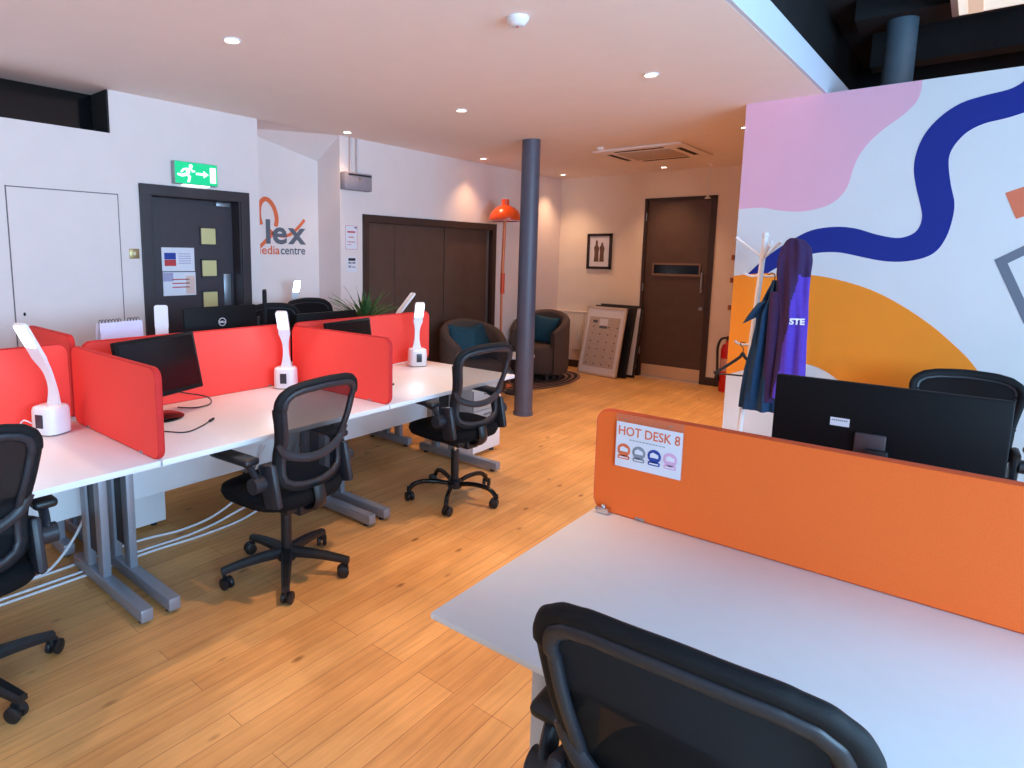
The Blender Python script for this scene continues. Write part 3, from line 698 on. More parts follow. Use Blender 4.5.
MB().b2((-.80, -.39, ZD-.025), (.82, .39, ZD), .002).build('desktop', WHITE, t)
leg_y(t, -.54, -.30, .36, PALE); leg_y(t, .66, -.30, .36, PALE)
screen('desk_screen', 'wide orange fabric screen on the foreground desk', frame_m((-.893, 1.866, .7315), (1, 0, 0), (0, 0, 1)), 1.62, .7315, 1.07, ORANGE, ORR, 'orange desk screens', r=.04)
t = thing('screen_clamp', 'silver clamp at the left foot of the orange screen', 'clamp', (-.85, 1.835, ZD+.001))
MB().b2((-.022, -.012, 0), (.022, .012, .02), .003).build('jaw', CHROME, t)
MB().lathe([(.007, .02), (.007, .026), (.004, .028)], seg=14).build('screw', STEEL, t)
# hot desk sign
hs = thing('desk_sign', 'white hot desk card with four coloured badges in a clear sleeve', 'sign', (-.718, 1.848, .98))
HM = frame_m((0, 0, 0), (1, 0, 0), (0, 0, 1))
slv = bpy.data.materials.new('clear_sleeve'); slv.use_nodes = True
nt = slv.node_tree; tr = nt.nodes.new('ShaderNodeBsdfTransparent'); gl = nt.nodes.new('ShaderNodeBsdfGlossy'); mx = nt.nodes.new('ShaderNodeMixShader')
gl.inputs['Roughness'].default_value = .2; gl.inputs['Color'].default_value = (.8, .8, .9, 1); mx.inputs['Fac'].default_value = .16
nt.links.new(tr.outputs[0], mx.inputs[1]); nt.links.new(gl.outputs[0], mx.inputs[2]); nt.links.new(mx.outputs[0], nt.nodes['Material Output'].inputs['Surface'])
MB().prism(rrect(-.107, -.085, .107, .089, .003), .0008, frame_m((0, 0, 0), (1, 0, 0), (0, 0, 1))).build('sleeve', slv, hs, smooth=False)
MB().prism([(-.104, -.083), (.104, -.083), (.104, .063), (-.104, .063)], .001, frame_m((0, -.001, 0), (1, 0, 0), (0, 0, 1))).build('card', PAPER, hs, smooth=False)
H2 = frame_m((0, -.0025, 0), (1, 0, 0), (0, 0, 1))
text('lettering', 'HOT DESK 8', .041, H2 @ Matrix.Translation((0, .022, 0)), ORT, hs, .0006, 'CENTER', sx=.86, bold=.0004)
q = MB()
for i in range(11): q.prism([(-.06+.0105*i, .008), (-.052+.0105*i, .008), (-.052+.0105*i, .0105), (-.06+.0105*i, .0105)], .0005, H2)
q.build('subtitle', GRT, hs, smooth=False)
H3 = frame_m((0, -.0032, 0), (1, 0, 0), (0, 0, 1))
for i, m in enumerate((ORT, GRT, BLT, PKT)):
    x = -.076+.049*i
    bd = MB().prism(disc(x, -.027, .021), .0005, H2); bd.prism(rrect(x-.019, -.057, x+.019, -.044, .005), .0005, H2); bd = bd.build('badge', m, hs, smooth=False)
    q = MB(); q.prism([(x-.013, -.032), (x-.013, -.021), (x-.004, -.015), (x+.013, -.021), (x+.013, -.032)], .0004, H3); q.prism([(x-.014, -.053), (x+.014, -.053), (x+.014, -.049), (x-.014, -.049)], .0004, H3)
    q.build('badge_emblem', PAPER, bd, smooth=False)
for x in (-.072, .066):
    MB().prism([(x-.007, .071), (x-.001, .071), (x+.007, .079), (x+.001, .079)], .0006, H2).build('pin', CHROME, hs, smooth=False)

# ------------------------------------------------------------------ monitors
def monitor(label, loc, rz, wd, ht, tilt=0, ring=False, stand_h=None, grp='desk monitors', round_base=False, sticker=False, back_bulge=True):
    """screen faces local -y; loc is the foot on the desk"""
    t = thing('computer_monitor', label, 'monitor', loc, rz, grp)
    hc = stand_h
    rot = Matrix.Rotation(-tilt, 3, 'X')
    def place(k):
        bmesh.ops.transform(k.bm, matrix=Matrix.Translation((0, 0, hc)) @ rot.to_4x4(), verts=k.bm.verts); return k
    place(MB().box((0, 0, 0), (wd, .03, ht), .006)).build('casing', MONB, t)
    place(MB().box((0, -.0158, .004), (wd-.03, .001, ht-.04))).build('screen', SCREENM, t, smooth=False)
    if back_bulge: place(MB().box((0, .03, -.01), (wd*.62, .03, ht*.6), .012)).build('back_cover', MONB, t)
    bz = .046 if back_bulge else .016
    if ring:
        M = frame_m((0, bz if back_bulge else .016, ht*.17), (-1, 0, 0), (0, 0, 1))
        k = MB()
        for j in range(28):
            a, b = 2*PI*j/28, 2*PI*(j+1)/28
            k.prism([(.026*math.cos(a), .026*math.sin(a)), (.026*math.cos(b), .026*math.sin(b)), (.022*math.cos(b), .022*math.sin(b)), (.022*math.cos(a), .022*math.sin(a))], .002, M)
        place(k).build('logo_ring', EDGE, t, smooth=False)
        me = text_mesh('DELL', .017, .002, 'CENTER', 1, .0006); me.transform(Matrix.Translation((0, 0, hc)) @ rot.to_4x4() @ M @ Matrix.Translation((0, -.006, .001)))
        me.materials.clear(); me.materials.append(EDGE); o = bpy.data.objects.new('logo_letters', me); C.objects.link(o); o.parent = t
    k = MB(); k.box((0, .045, (hc-.03)/2+.01), (.06, .022, hc-.03), .006); k.build('stand', BLACKP, t)
    if round_base: MB().lathe([(.115, 0), (.118, .006), (.10, .014), (.03, .02)], (0, .02, 0), 32).build('foot', BLACKG, t)
    else: MB().box((0, .03, .006), (.24, .18, .012), .005).build('foot', BLACKP, t)
    return t
monitor('black monitor tilted back on the middle front desk, screen towards the aisle', (-3.03, 1.41, ZD+.001), PI/2+R(19), .50, .30, R(11), stand_h=.265, round_base=True)
mon = monitor('large black monitor seen from behind, above the orange screen', (-.18, 2.32, ZD+.001), PI, .59, .345, 0, stand_h=.275, back_bulge=False)
# it faces away from the viewer: rotate so its screen looks to +y
MB().box((.05, .0245, -.0), (.08, .014, .07), .004).build('mount_block', mat('bracket_brown', (74, 62, 66), .5), mon).location = (-.03, 0, .262)
q = MB(); q.prism([(-.026, -.013), (.026, -.013), (.026, .013), (-.026, .013)], .0006, frame_m((.104, .0155, .318), (-1, 0, 0), (0, 0, 1))); st = q.build('asset_sticker', PAPER, mon, smooth=False)
q = MB()
for i in range(8): q.prism([(-.022+.0055*i, .003), (-.0185+.0055*i, .003), (-.0185+.0055*i, .007), (-.022+.0055*i, .007)], .0004, frame_m((.104, .0163, .318), (-1, 0, 0), (0, 0, 1)))
q.build('sticker_marks', GREYT, st, smooth=False)
monitor('black monitor with round silver logo on its back, rear row', (-3.60, 2.08, ZD+.001), -PI/2, .50, .30, 0, ring=True, stand_h=.345, back_bulge=False)
monitor('wide black monitor back behind the far red screen, left of the plant', (-3.62, 2.95, ZD+.001), -PI/2, .56, .32, 0, stand_h=.245)
monitor('black monitor seen edge on beside the alcove', (-3.83, 2.56, ZD+.001), R(146), .22, .34, 0, stand_h=.40, back_bulge=False)
monitor('dark screen just above the divider on the far front desk', (-3.12, 2.74, ZD+.001), PI/2+R(10), .46, .28, R(8), stand_h=.255, round_base=True)

# ------------------------------------------------------------------ desk lamps
LED = emit('led_panel', (214, 234, 255), 9)
def desk_lamp(label, loc, rz, prof, lit=True, tw=0):
    """local -y is the front (display side); prof = centre line of neck in (y, z)"""
    t = thing('desk_lamp', label, 'desk lamp', loc, rz, 'white led desk lamps')
    def ring(s, z, yo=0):
        out = []
        for k in range(28):
            a = 2*PI*k/28; c, d = math.cos(a), math.sin(a)
            out.append((.068*s*math.copysign(abs(c)**.6, c), .064*s*math.copysign(abs(d)**.6, d)+yo, z))
        return out
    MB().loft([ring(1, .004), ring(1.02, .03), ring(1, .11), ring(.94, .124), ring(.8, .13)]).build('base', WHITEP, t)
    MB().loft([ring(.98, 0), ring(.98, .0045)]).build('base_pad', GREYP, t)
    MB().box((0, -.0655, .066), (.04, .004, .062), .001).build('display', mat('lcd_dark', (52, 54, 66), .25), t)
    k = MB()
    for i in range(3): k.cyl((-.024+.024*i, -.04, .128), (-.024+.024*i, -.04, .133), .006, 10)
    k.build('button', EDGE, t)
    pts = spline([(0, y, z) for y, z in prof], 6)
    n = len(pts); hw = []
    for i in range(n):
        u = i/(n-1)
        hw.append(.036-.019*math.sin(min(1, u/.8)*PI) if u < .8 else .034)
    rings = []
    for i, p in enumerate(pts):
        a = pts[max(i-1, 0)]; b = pts[min(i+1, n-1)]; tt = (b-a).normalized(); nn = Vector((0, -tt.z, tt.y))
        w = hw[i]; th = .008
        rings.append([p+Vector((-w, 0, 0))-nn*th, p+Vector((w, 0, 0))-nn*th, p+Vector((w, 0, 0))+nn*th, p+Vector((-w, 0, 0))+nn*th])
    MB().loft(rings).build('neck', WHITEP, t, angle=30)
    e = pts[-1]; e2 = pts[-4]; d = (e-e2).normalized(); nn = Vector((0, -d.z, d.y))
    M = Matrix(((1, 0, 0, 0), (0, d.y, nn.y, e.y), (0, d.z, nn.z, e.z), (0, 0, 0, 1)))
    h = MB(); h.prism(rrect(-.036, -.02, .036, .12, .014), .014, M @ Matrix.Translation((0, 0, -.007))); hd = h.build('head', WHITEP, t)
    # light panel lies on the underside (the side towards the user)
    side = 1 if nn.y < 0 or (abs(nn.y) < .2 and nn.z < 0) else -1
    k = MB(); k.prism(rrect(-.029, .0, .029, .11, .008), .002, M @ Matrix.Translation((0, 0, .0075 if side > 0 else -.0095)))
    k.build('light_panel', LED if lit else WHITEP, hd, smooth=False)
    if lit:
        ld = bpy.data.lights.new('lamp_glow', 'AREA'); ld.shape = 'RECTANGLE'; ld.size = .04; ld.size_y = .1; ld.energy = 1.1; ld.color = (.78, .9, 1)
        lo = bpy.data.objects.new('lamp_glow', ld); C.objects.link(lo); lo.parent = t
        ctr = M @ Vector((0, .05, .012 if side > 0 else -.012)); zax = (nn if side > 0 else -nn)
        lo.rotation_mode = 'QUATERNION'; lo.rotation_quaternion = (-zax).to_track_quat('Z', 'Y') if False else zax.to_track_quat('-Z', 'Y'); lo.location = ctr
    return t
bent = [(.02, .125), (.02, .20), (.0, .28), (-.035, .345), (-.07, .41)]
upr = [(.02, .125), (.02, .19), (.01, .27), (-.01, .33), (-.03, .375)]
desk_lamp('lit white desk lamp on the nearest desk, leaning left with grey display', (-3.15, .95, ZD+.001), R(26), bent)
desk_lamp('lit white desk lamp on the middle desk, behind the mesh chair', (-3.2, 2.28, ZD+.001), R(40), upr)
desk_lamp('lit white desk lamp at the far end of the front desk row', (-3.14, 3.43, ZD+.001), R(56), upr)
desk_lamp('lit white desk lamp on the alcove shelf below the logo', (-4.70, 3.46, .845), R(75), upr)
desk_lamp('unlit white desk lamp seen from behind, in front of the dark door', (-3.5, 1.65, ZD+.001), R(-125), [(.0, .125), (.0, .2), (.0, .3), (0, .35), (.0, .41)], False)
desk_lamp('unlit white desk lamp with slanting arm behind the far red screen', (-3.52, 3.56, ZD+.001), R(160), [(.04, .125), (.06, .18), (.02, .28), (-.05, .37), (-.10, .43)], False)
# alcove shelf and lamp
t = thing('alcove_shelf', 'white shelf across the alcove under the logo', 'shelf', (-4.69, 3.445, 0))
MB().b2((-.17, -.425, .815), (.17, .425, .842), .002).build('board', WHITE, t)
for y in (-.36, .36): MB().b2((-.16, y-.012, .66), (.10, y+.012, .814), .002).build('bracket', WHITE, t)
# calendar
t = thing('desk_calendar', 'white spiral bound easel calendar behind the red screen', 'calendar', (-3.62, 1.47, ZD+.001), R(8))
MB().box((.03, 0, .22), (.004, .25, .44), 0, (0, R(-5), 0)).build('front_page', mat('calendar_page', (206, 204, 232), .7, scale=12, var=.02), t, smooth=False)
MB().box((-.05, 0, .22), (.004, .25, .44), 0, (0, R(7), 0)).build('back_board', PAPER, t, smooth=False)
k = MB()
for i in range(13):
    y = -.11+.22*i/12
    if abs(y-.03) < .015: continue
    k.tube([(-.005+.014*math.cos(a), y, .442+.014*math.sin(a)) for a in [2*PI*j/10 for j in range(10)]], .0022, 6, closed=True)
k.build('spiral', GREYT, t)
# plant
pl = thing('potted_plant', 'spiky green pot plant behind the far red screen', 'plant', (-3.76, 3.46, ZD+.001))
MB().lathe([(.065, 0), (.075, .01), (.10, .24), (.092, .24), (.088, .225), (.02, .222)], seg=24).build('pot', mat('plant_pot', (96, 84, 74), .6), pl)
k = MB(); rnd = random.Random(3)
for i in range(64):
    a = rnd.uniform(0, 2*PI); L_ = rnd.uniform(.26, .42); lean = rnd.uniform(.15, 1.15); dx, dy = math.cos(a), math.sin(a)
    pts = []
    for j in range(8):
        u = j/7; r_ = L_*u*math.sin(lean)*(.5+.5*u)+.01; z = .225+L_*u*math.cos(lean*.6)-.16*lean*u*u*L_*2.0
        pts.append(Vector((dx*r_, dy*r_, z)))
    sv = Vector((-dy, dx, 0)); w_ = rnd.uniform(.010, .018)
    prev = None
    for j, p in enumerate(pts):
        u = j/7; ww = w_*(math.sin(PI*min(1, .15+u*.95))**.7 if u < .99 else .02)
        cur = (k.bm.verts.new(p-sv*ww), k.bm.verts.new(p+Vector((0, 0, .004))), k.bm.verts.new(p+sv*ww))
        if prev: k.bm.faces.new((prev[0], cur[0], cur[1], prev[1])); k.bm.faces.new((prev[1], cur[1], cur[2], prev[2]))
        prev = cur
k.build('leaves', GREENL, pl)
# cables
def cable(name, label, pts, r, m, plug=None, grp=None):
    t = thing(name, label, 'cable', pts[0], 0, grp); o = Vector(pts[0])
    MB().tube([p-o for p in spline(pts, 8)], r, 8).build('lead', m, t)
    if plug is not None:
        a, b = Vector(pts[-1])-o, Vector(plug)-o
        MB().tube([a, a.lerp(b, .1), b], [r*1.2, r*2.4, r*2.2], 8).build('plug', BLACKP, t)
    return t
WC = mat('white_cable', (222, 222, 228), .5)
for i, (lb, pts) in enumerate((('upper white cable trailing under the middle desk', [(-3.26, .55, .008), (-3.26, 1.0, .008), (-3.29, 1.35, .008), (-3.25, 1.6, .008), (-3.22, 1.8, .05), (-3.22, 2.0, .16), (-3.18, 2.1, .4)]),
                               ('middle white cable trailing under the middle desk', [(-3.16, .55, .008), (-3.16, 1.0, .008), (-3.165, 1.32, .008), (-3.16, 1.6, .008), (-3.18, 1.85, .03), (-3.2, 2.1, .10), (-3.17, 2.2, .36)]),
                               ('lowest white cable trailing under the middle desk', [(-3.11, .55, .008), (-3.11, 1.0, .008), (-3.12, 1.35, .008), (-3.10, 1.65, .008), (-3.12, 1.95, .02), (-3.18, 2.25, .10), (-3.16, 2.33, .36)]),
                               ('white cable hanging behind the silver desk legs', [(-3.17, 1.13, .45), (-3.2, 1.07, .25), (-3.2, 1.0, .14), (-3.215, .92, .05), (-3.23, .84, .022)]))):
    cable('white_cable', lb, pts, .0065, WC, grp='white cables under the desks')
cable('usb_cable', 'black cable with plug lying on the middle front desk', [(-2.90, 1.20, ZD+.004), (-2.80, 1.29, ZD+.004), (-2.70, 1.36, ZD+.004), (-2.74, 1.46, ZD+.004), (-2.79, 1.53, ZD+.006)], .003, BLACKP, (-2.81, 1.565, ZD+.009))
cable('usb_cable', 'short black cable with plug lying on the far front desk', [(-2.80, 2.55, ZD+.004), (-2.76, 2.65, ZD+.004), (-2.755, 2.74, ZD+.004)], .003, BLACKP, (-2.757, 2.79, ZD+.009))
cable('monitor_cable', 'black cable looped behind the tilted monitor', [(-3.16, 1.50, .84), (-3.2, 1.62, .80), (-3.18, 1.74, .76), (-3.12, 1.72, .735), (-3.1, 1.62, .735), (-3.17, 1.56, .736)], .0035, BLACKP)
cable('lamp_cable', 'white lead at the back of the nearest desk lamp', [(-3.20, .885, .775), (-3.225, .86, .79), (-3.24, .845, .76), (-3.245, .86, .735)], .0035, WC)
cable('lamp_cable', 'white lead behind the far desk lamp', [(-3.20, 3.40, .76), (-3.24, 3.32, .745), (-3.26, 3.2, .735), (-3.27, 3.05, .735)], .0035, WC)

# ------------------------------------------------------------------ office chairs (local +y is forward)
def back_profile(z, lift):
    zz = z-lift
    tab = [(.50, .06), (.515, .13), (.54, .172), (.58, .190), (.66, .191), (.74, .199), (.85, .222), (.91, .233), (.94, .230), (.968, .212), (.988, .180), (1.0, .13), (1.006, .06)]
    if zz <= tab[0][0]: return tab[0][1]
    for (a, wa), (b, wb) in zip(tab, tab[1:]):
        if zz <= b: return wa+(wb-wa)*(zz-a)/(b-a)
    return tab[-1][1]
def back_y(s, z, lift):
    zz = z-lift
    lumb = .030*math.exp(-((zz-.66)/.10)**2)
    return -.205-(zz-.5)*.17+lumb+.06*(s/.24)**2*(.75 if zz < .9 else .6)
def make_chair(label, group, tubular=False, lift=0, arms=True, net=None, base=12, loc=(0, 0, 0), rz=0):
    t = thing('office_chair', label, 'office chair', loc, rz, group)
    # seat
    def se(sx, sy, z, yo=0, n=3.2, tip=0):
        out = []
        for k in range(36):
            a = 2*PI*k/36; cc, ss = math.cos(a), math.sin(a)
            x = sx*math.copysign(abs(cc)**(2/n), cc); y = sy*math.copysign(abs(ss)**(2/n), ss)
            out.append((x, y+yo, z-tip*max(0, y/sy)**2))
        return out
    L0 = lift
    MB().loft([se(.20, .19, .405+L0, .02), se(.245, .235, .42+L0, .02, tip=.01), se(.255, .25, .45+L0, .02, tip=.015), se(.25, .245, .478+L0, .02, tip=.02), se(.22, .215, .492+L0, .02, tip=.02), se(.10, .10, .49+L0, .02)]).build('seat', BLACKF, t, angle=80)
    MB().box((0, -.01, .385+L0), (.22, .26, .045), .01).box((0, -.10, .375+L0), (.10, .12, .06), .01).build('mechanism', BLACKP, t)
    MB().tube(spline([(.05, .02, .385+L0), (.2, .02, .38+L0), (.27, .02, .365+L0)], 4), .007, 8).tube([(.25, .02, .37+L0), (.30, .02, .36+L0)], .012, 8).build('lever', BLACKP, t)
    # back frame outline
    zs = [.50, .508, .515, .526, .54, .56, .58, .62, .66, .70, .74, .80, .85, .90, .93, .95, .965, .978, .988, .995, 1.0, 1.004]
    right = [(back_profile(z+L0, L0), z+L0) for z in zs]
    loop = [(0, .497+L0)]+right+[(0, 1.008+L0)]+[(-s, z) for s, z in right[::-1]]
    lp = spl2(loop, 4, True); n_ = len(lp)
    def shell(prof):
        rings = []
        for i in range(n_):
            a, b = lp[i-1], lp[(i+1) % n_]; tx, tz = b[0]-a[0], b[1]-a[1]; l_ = math.hypot(tx, tz)
            nx, nz = -tz/l_, tx/l_                       # inward
            u_ = min(1, max(0, (lp[i][1]-L0-.84)/.12)); k_ = 1+.12*u_*u_*(3-2*u_)
            ring = []
            for o, d in prof:
                s2, z2 = lp[i][0]+nx*o*k_, lp[i][1]+nz*o*k_
                ring.append((s2, back_y(s2, z2, L0)+d, z2))
            rings.append(ring)
        rings.append(rings[0])
        k = MB(); k.loft(rings, cap=False); bmesh.ops.remove_doubles(k.bm, verts=k.bm.verts, dist=1e-5); return k
    shell([(-.016, .002), (-.012, .014), (.0, .020), (.014, .018), (.016, .004), (.016, -.010), (.0, -.016), (-.012, -.010)]).build('back_frame', BLACKS, t, angle=70)
    shell([(.010, .006), (.024, .010), (.034, .004), (.036, -.006), (.030, -.016), (.014, -.018), (.008, -.010)]).build('inner_rim', GREYP, t, angle=70)
    # mesh panel
    def fn(u, v):
        z = .502+v*.502+L0; w_ = back_profile(z, L0)*.985; s = -w_+2*w_*u
        return (s, back_y(s, z, L0)+.008, z)
    MB().grid(fn, 14, 22).build('back_mesh', net or MESH_MID, t)
    # cross band below the window
    band = spline([(-.203, back_y(-.203, .735+L0, L0)-.006, .745+L0), (-.17, back_y(-.17, .69+L0, L0)-.014, .69+L0), (-.09, back_y(-.09, .66+L0, L0)-.02, .655+L0), (0, back_y(0, .65+L0, L0)-.022, .645+L0),
                   (.09, back_y(.09, .66+L0, L0)-.02, .655+L0), (.17, back_y(.17, .69+L0, L0)-.014, .69+L0), (.203, back_y(.203, .735+L0, L0)-.006, .745+L0)], 4)
    MB().tube(band, .016, 10, flat=(.75, 1.25)).build('lumbar_band', GREYP, t)
    # spine joining seat and back
    MB().tube(spline([(0, -.10, .385+L0), (0, -.20, .39+L0), (0, -.245, .43+L0), (0, -.232, .505+L0)], 5), .026, 10, flat=(1.3, .6)).build('back_support', BLACKP, t)
    for s_ in (-1, 1):
        MB().box((s_*.222, -.165, .545+L0), (.036, .10, .20), .016, (R(-12), 0, 0)).build('side_bracket', GREYP, t)
        if arms:
            a = MB().tube(spline([(s_*.262, -.13, .55+L0), (s_*.268, -.125, .59+L0), (s_*.275, -.085, .635+L0), (s_*.278, -.02, .647+L0)], 6), [.024-.0004*i for i in range(19)], 10, flat=(1.2, .65)).build('arm', GREYP, t)
            MB().cyl((s_*.236, -.135, .56+L0), (s_*.298, -.135, .56+L0), .036, 20).build('pivot', GREYP, a)
            MB().box((s_*.278, .012, .660+L0), (.08, .27, .034), .015, seg=3).build('arm_pad', BLACKP, a)
    # base
    MB().cyl((0, 0, .115), (0, 0, .31+L0*.6), .026, 18).build('gas_column', BLACKP, t)
    MB().cyl((0, 0, .30+L0*.6), (0, 0, .375+L0), .013, 14).build('piston', CHROME, t)
    MB().lathe([(.045, .075), (.048, .085), (.046, .12), (.03, .135)], seg=24).build('hub', BLACKP, t)
    for k in range(5):
        a = 2*PI*k/5+R(base); dx, dy = math.cos(a), math.sin(a); ra = .30
        if tubular:
            lg_ = MB().tube(spline([(dx*.03, dy*.03, .10), (dx*.12, dy*.12, .118), (dx*.21, dy*.21, .118), (dx*.265, dy*.265, .10), (dx*ra, dy*ra, .06)], 5), .015, 10).build('leg', BLACKG, t)
        else:
            rs = []
            for q in range(7):
                u = q/6; r_ = .03+u*(ra+.012-.03); w_ = .028-.010*u; h_ = .022-.007*u; z = .108-.030*u*u+.004
                sx, sy = -dy, dx
                rs.append([(dx*r_+sx*w_*c_, dy*r_+sy*w_*c_, z+h_*d_) for c_, d_ in ((-1, -.8), (1, -.8), (1, .3), (.6, 1), (-.6, 1), (-1, .3))])
            lg_ = MB().loft(rs).build('leg', BLACKP, t, angle=35)
        M = Matrix.Translation((dx*ra, dy*ra, 0)) @ Matrix.Rotation(a+R(35+40*k), 4, 'Z')
        c_ = MB(); c_.cyl((0, 0, .045), (0, 0, .088), .009, 10); bmesh.ops.transform(c_.bm, matrix=M, verts=c_.bm.verts)
        c_ = c_.build('caster', BLACKP, lg_)
        w_ = MB()
        for s_ in (-1, 1): w_.tube([(.018, s_*.006, .029), (.018, s_*.012, .029), (.018, s_*.022, .029), (.018, s_*.026, .029)], [.025, .029, .029, .022], 18)
        w_.box((.014, 0, .048), (.045, .012, .024), .005)
        bmesh.ops.transform(w_.bm, matrix=M, verts=w_.bm.verts)
        # wheels are part of the caster, same depth
        cm = c_.data; b2 = bmesh.new(); b2.from_mesh(cm); tmp = bpy.data.meshes.new('tmp'); w_.bm.to_mesh(tmp); w_.bm.free(); b2.from_mesh(tmp); b2.to_mesh(cm); b2.free(); bpy.data.meshes.remove(tmp)
        for p in cm.polygons: p.use_smooth = True
        cm.set_sharp_from_angle(angle=R(40))
    return t
G1 = 'black mesh office chairs'
chB = make_chair('black mesh office chair pulled up to the middle front desk', G1, loc=(-2.43, 1.715, 0), rz=R(95))
chD = make_chair('black mesh office chair in the foreground, at the white desk with orange screen', G1, net=MESH_DENSE, base=4, loc=(-.285, 1.125, 0), rz=R(3))
dup(chD, (-2.55, .42, 0), R(90), 'black mesh office chair at the nearest front desk, cut off by the picture edge')
make_chair('black mesh office chair with bent tube base at the far front desk', G1, tubular=True, net=MESH_OPEN, lift=.025, base=0, loc=(-2.42, 3.01, 0), rz=R(83))
chF = make_chair('black chair back showing beside the lit alcove lamp', G1, lift=.15, arms=False, net=MESH_SOLID, loc=(-4.20, 3.42, 0), rz=R(-92))
dup(chF, (-3.90, 2.86, 0), R(-88), 'black chair back just left of the one by the alcove lamp')
make_chair('black office chair behind the large monitor, against the mural', G1, net=MESH_SOLID, lift=-.06, loc=(.04, 4.22, 0), rz=R(186))

# ------------------------------------------------------------------ coat stand and clothes
YS = 4.5
cs = thing('coat_stand', 'white coat stand hung with clothes in front of the mural', 'coat stand', (-1.14, YS, 0))
MB().tube([(0, 0, .02), (.08, 0, 1.70)], .017, 14).build('pole', WHITEP, cs)
MB().lathe([(.012, 1.695), (.022, 1.71), (.018, 1.73), (.004, 1.738)], (.08, 0, 0), 16).build('finial', WHITEP, cs)
MB().lathe([(.17, 0), (.17, .015), (.12, .03), (.03, .045)], seg=32).build('base', WHITEP, cs)
for dx, dy, z0, up, ln in ((-1, 0, 1.57, .13, .17), (.9, -.4, 1.56, .11, .12), (.1, 1, 1.56, .12, .14), (.5, -.9, 1.55, .1, .12)):
    n_ = math.hypot(dx, dy); dx /= n_; dy /= n_; bx = .08*(z0/1.7)
    MB().tube(spline([(bx, 0, z0), (bx+dx*ln*.5, dy*ln*.5, z0+up*.5), (bx+dx*ln, dy*ln, z0+up)], 4), [.008]*8+[.011], 10).build('upper_peg', WHITEP, cs)
for dx, dy, z0 in ((-1, -.1, 1.46), (1, .2, 1.46), (-.9, -.2, 1.0), (.7, -.6, 1.0)):
    n_ = math.hypot(dx, dy); dx /= n_; dy /= n_; bx = .08*(z0/1.7)
    MB().tube(spline([(bx, 0, z0), (bx+dx*.04, dy*.04, z0-.012), (bx+dx*.08, dy*.08, z0-.004), (bx+dx*.10, dy*.10, z0+.012)], 4), [.008]*12+[.012], 10).build('lower_peg', WHITEP, cs)
# garments : lofted, folded shells with real thickness
def garment(name, label, cat, rows, m, loc, folds=7, amp=.018, rz=0):
    t = thing(name, label, cat, loc, rz)
    rings = []; sub = 5; R4 = []
    for i in range(len(rows)-1):
        for q in range(sub): R4.append(tuple(a_+(b_-a_)*q/sub for a_, b_ in zip(rows[i], rows[i+1])))
    R4.append(rows[-1])
    for i4, (z, cx_, hw, hd) in enumerate(R4):
        ring = []; i = i4/sub
        for k in range(144):
            a = 2*PI*k/144; wob = amp*math.sin(folds*a+.5*i)*min(1, i/3)+amp*.5*math.sin((folds+4)*a-.4*i)*min(1, i/3)
            ring.append((cx_+(hw+wob*.5)*math.cos(a), (hd+wob)*math.sin(a), z))
        rings.append(ring)
    MB().loft(rings).build('cloth', m, t, angle=80)
    return t
TEALN = mat('navy_teal_jersey', (10, 52, 86), .9, scale=60, var=.15)
ts = garment('t_shirt', 'navy teal t-shirt hanging on the coat stand', 't-shirt',
             [(1.43, .01, .018, .012), (1.40, .01, .022, .02), (1.36, .01, .035, .03), (1.29, .008, .055, .045), (1.22, .0, .075, .055), (1.12, .0, .08, .06), (1.0, -.005, .085, .062), (.85, -.015, .10, .065), (.70, -.02, .108, .068), (.59, -.02, .115, .07)], TEALN, (-.965, YS-.12, 0))
k = MB()
k.loft([[(-.03+.05*math.cos(a), .045*math.sin(a), 1.30+.02*math.cos(a)) for a in [2*PI*j/16 for j in range(16)]], [(-.085+.05*math.cos(a)*.9, .05*math.sin(a), 1.235+.035*math.cos(a)) for a in [2*PI*j/16 for j in range(16)]], [(-.115+.045*math.cos(a), .05*math.sin(a), 1.17+.03*math.cos(a)) for a in [2*PI*j/16 for j in range(16)]]])
k.build('sleeve', TEALN, ts, angle=80)
MB().tube(spline([(.005, 0, 1.42), (.005, 0, 1.46), (-.015, 0, 1.475), (-.03, 0, 1.46)], 5), .003, 8).build('hanger_hook', BLACKP, ts)
PURP = mat('purple_fleece', (84, 52, 170), .9, scale=50, var=.08)
PURD = mat('dark_plum_fleece', (52, 26, 74), .9, scale=50, var=.12)  # darker plum tone for the hoodie's hood, left side and sleeve
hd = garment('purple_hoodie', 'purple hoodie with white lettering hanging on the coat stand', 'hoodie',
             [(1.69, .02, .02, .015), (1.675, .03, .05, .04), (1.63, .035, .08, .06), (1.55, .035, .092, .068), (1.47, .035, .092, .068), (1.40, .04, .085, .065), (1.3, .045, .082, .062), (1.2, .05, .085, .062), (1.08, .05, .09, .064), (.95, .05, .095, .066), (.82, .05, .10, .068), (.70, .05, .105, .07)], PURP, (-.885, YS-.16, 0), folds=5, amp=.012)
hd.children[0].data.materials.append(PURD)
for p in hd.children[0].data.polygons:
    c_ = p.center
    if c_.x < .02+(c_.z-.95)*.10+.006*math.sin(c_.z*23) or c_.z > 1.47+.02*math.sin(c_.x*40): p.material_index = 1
text('lettering', 'STE', .05, frame_m((.052, -.081, 1.17), (1, .42, 0), (0, 0, 1)), PAPER, hd, .003, sx=1.05, bold=.002)
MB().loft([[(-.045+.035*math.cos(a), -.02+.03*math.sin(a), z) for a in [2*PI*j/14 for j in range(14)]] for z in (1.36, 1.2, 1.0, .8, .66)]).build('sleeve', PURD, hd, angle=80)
hg = thing('coat_hanger', 'empty black coat hanger hanging low on the stand', 'coat hanger', (-1.115, YS-.10, .012))
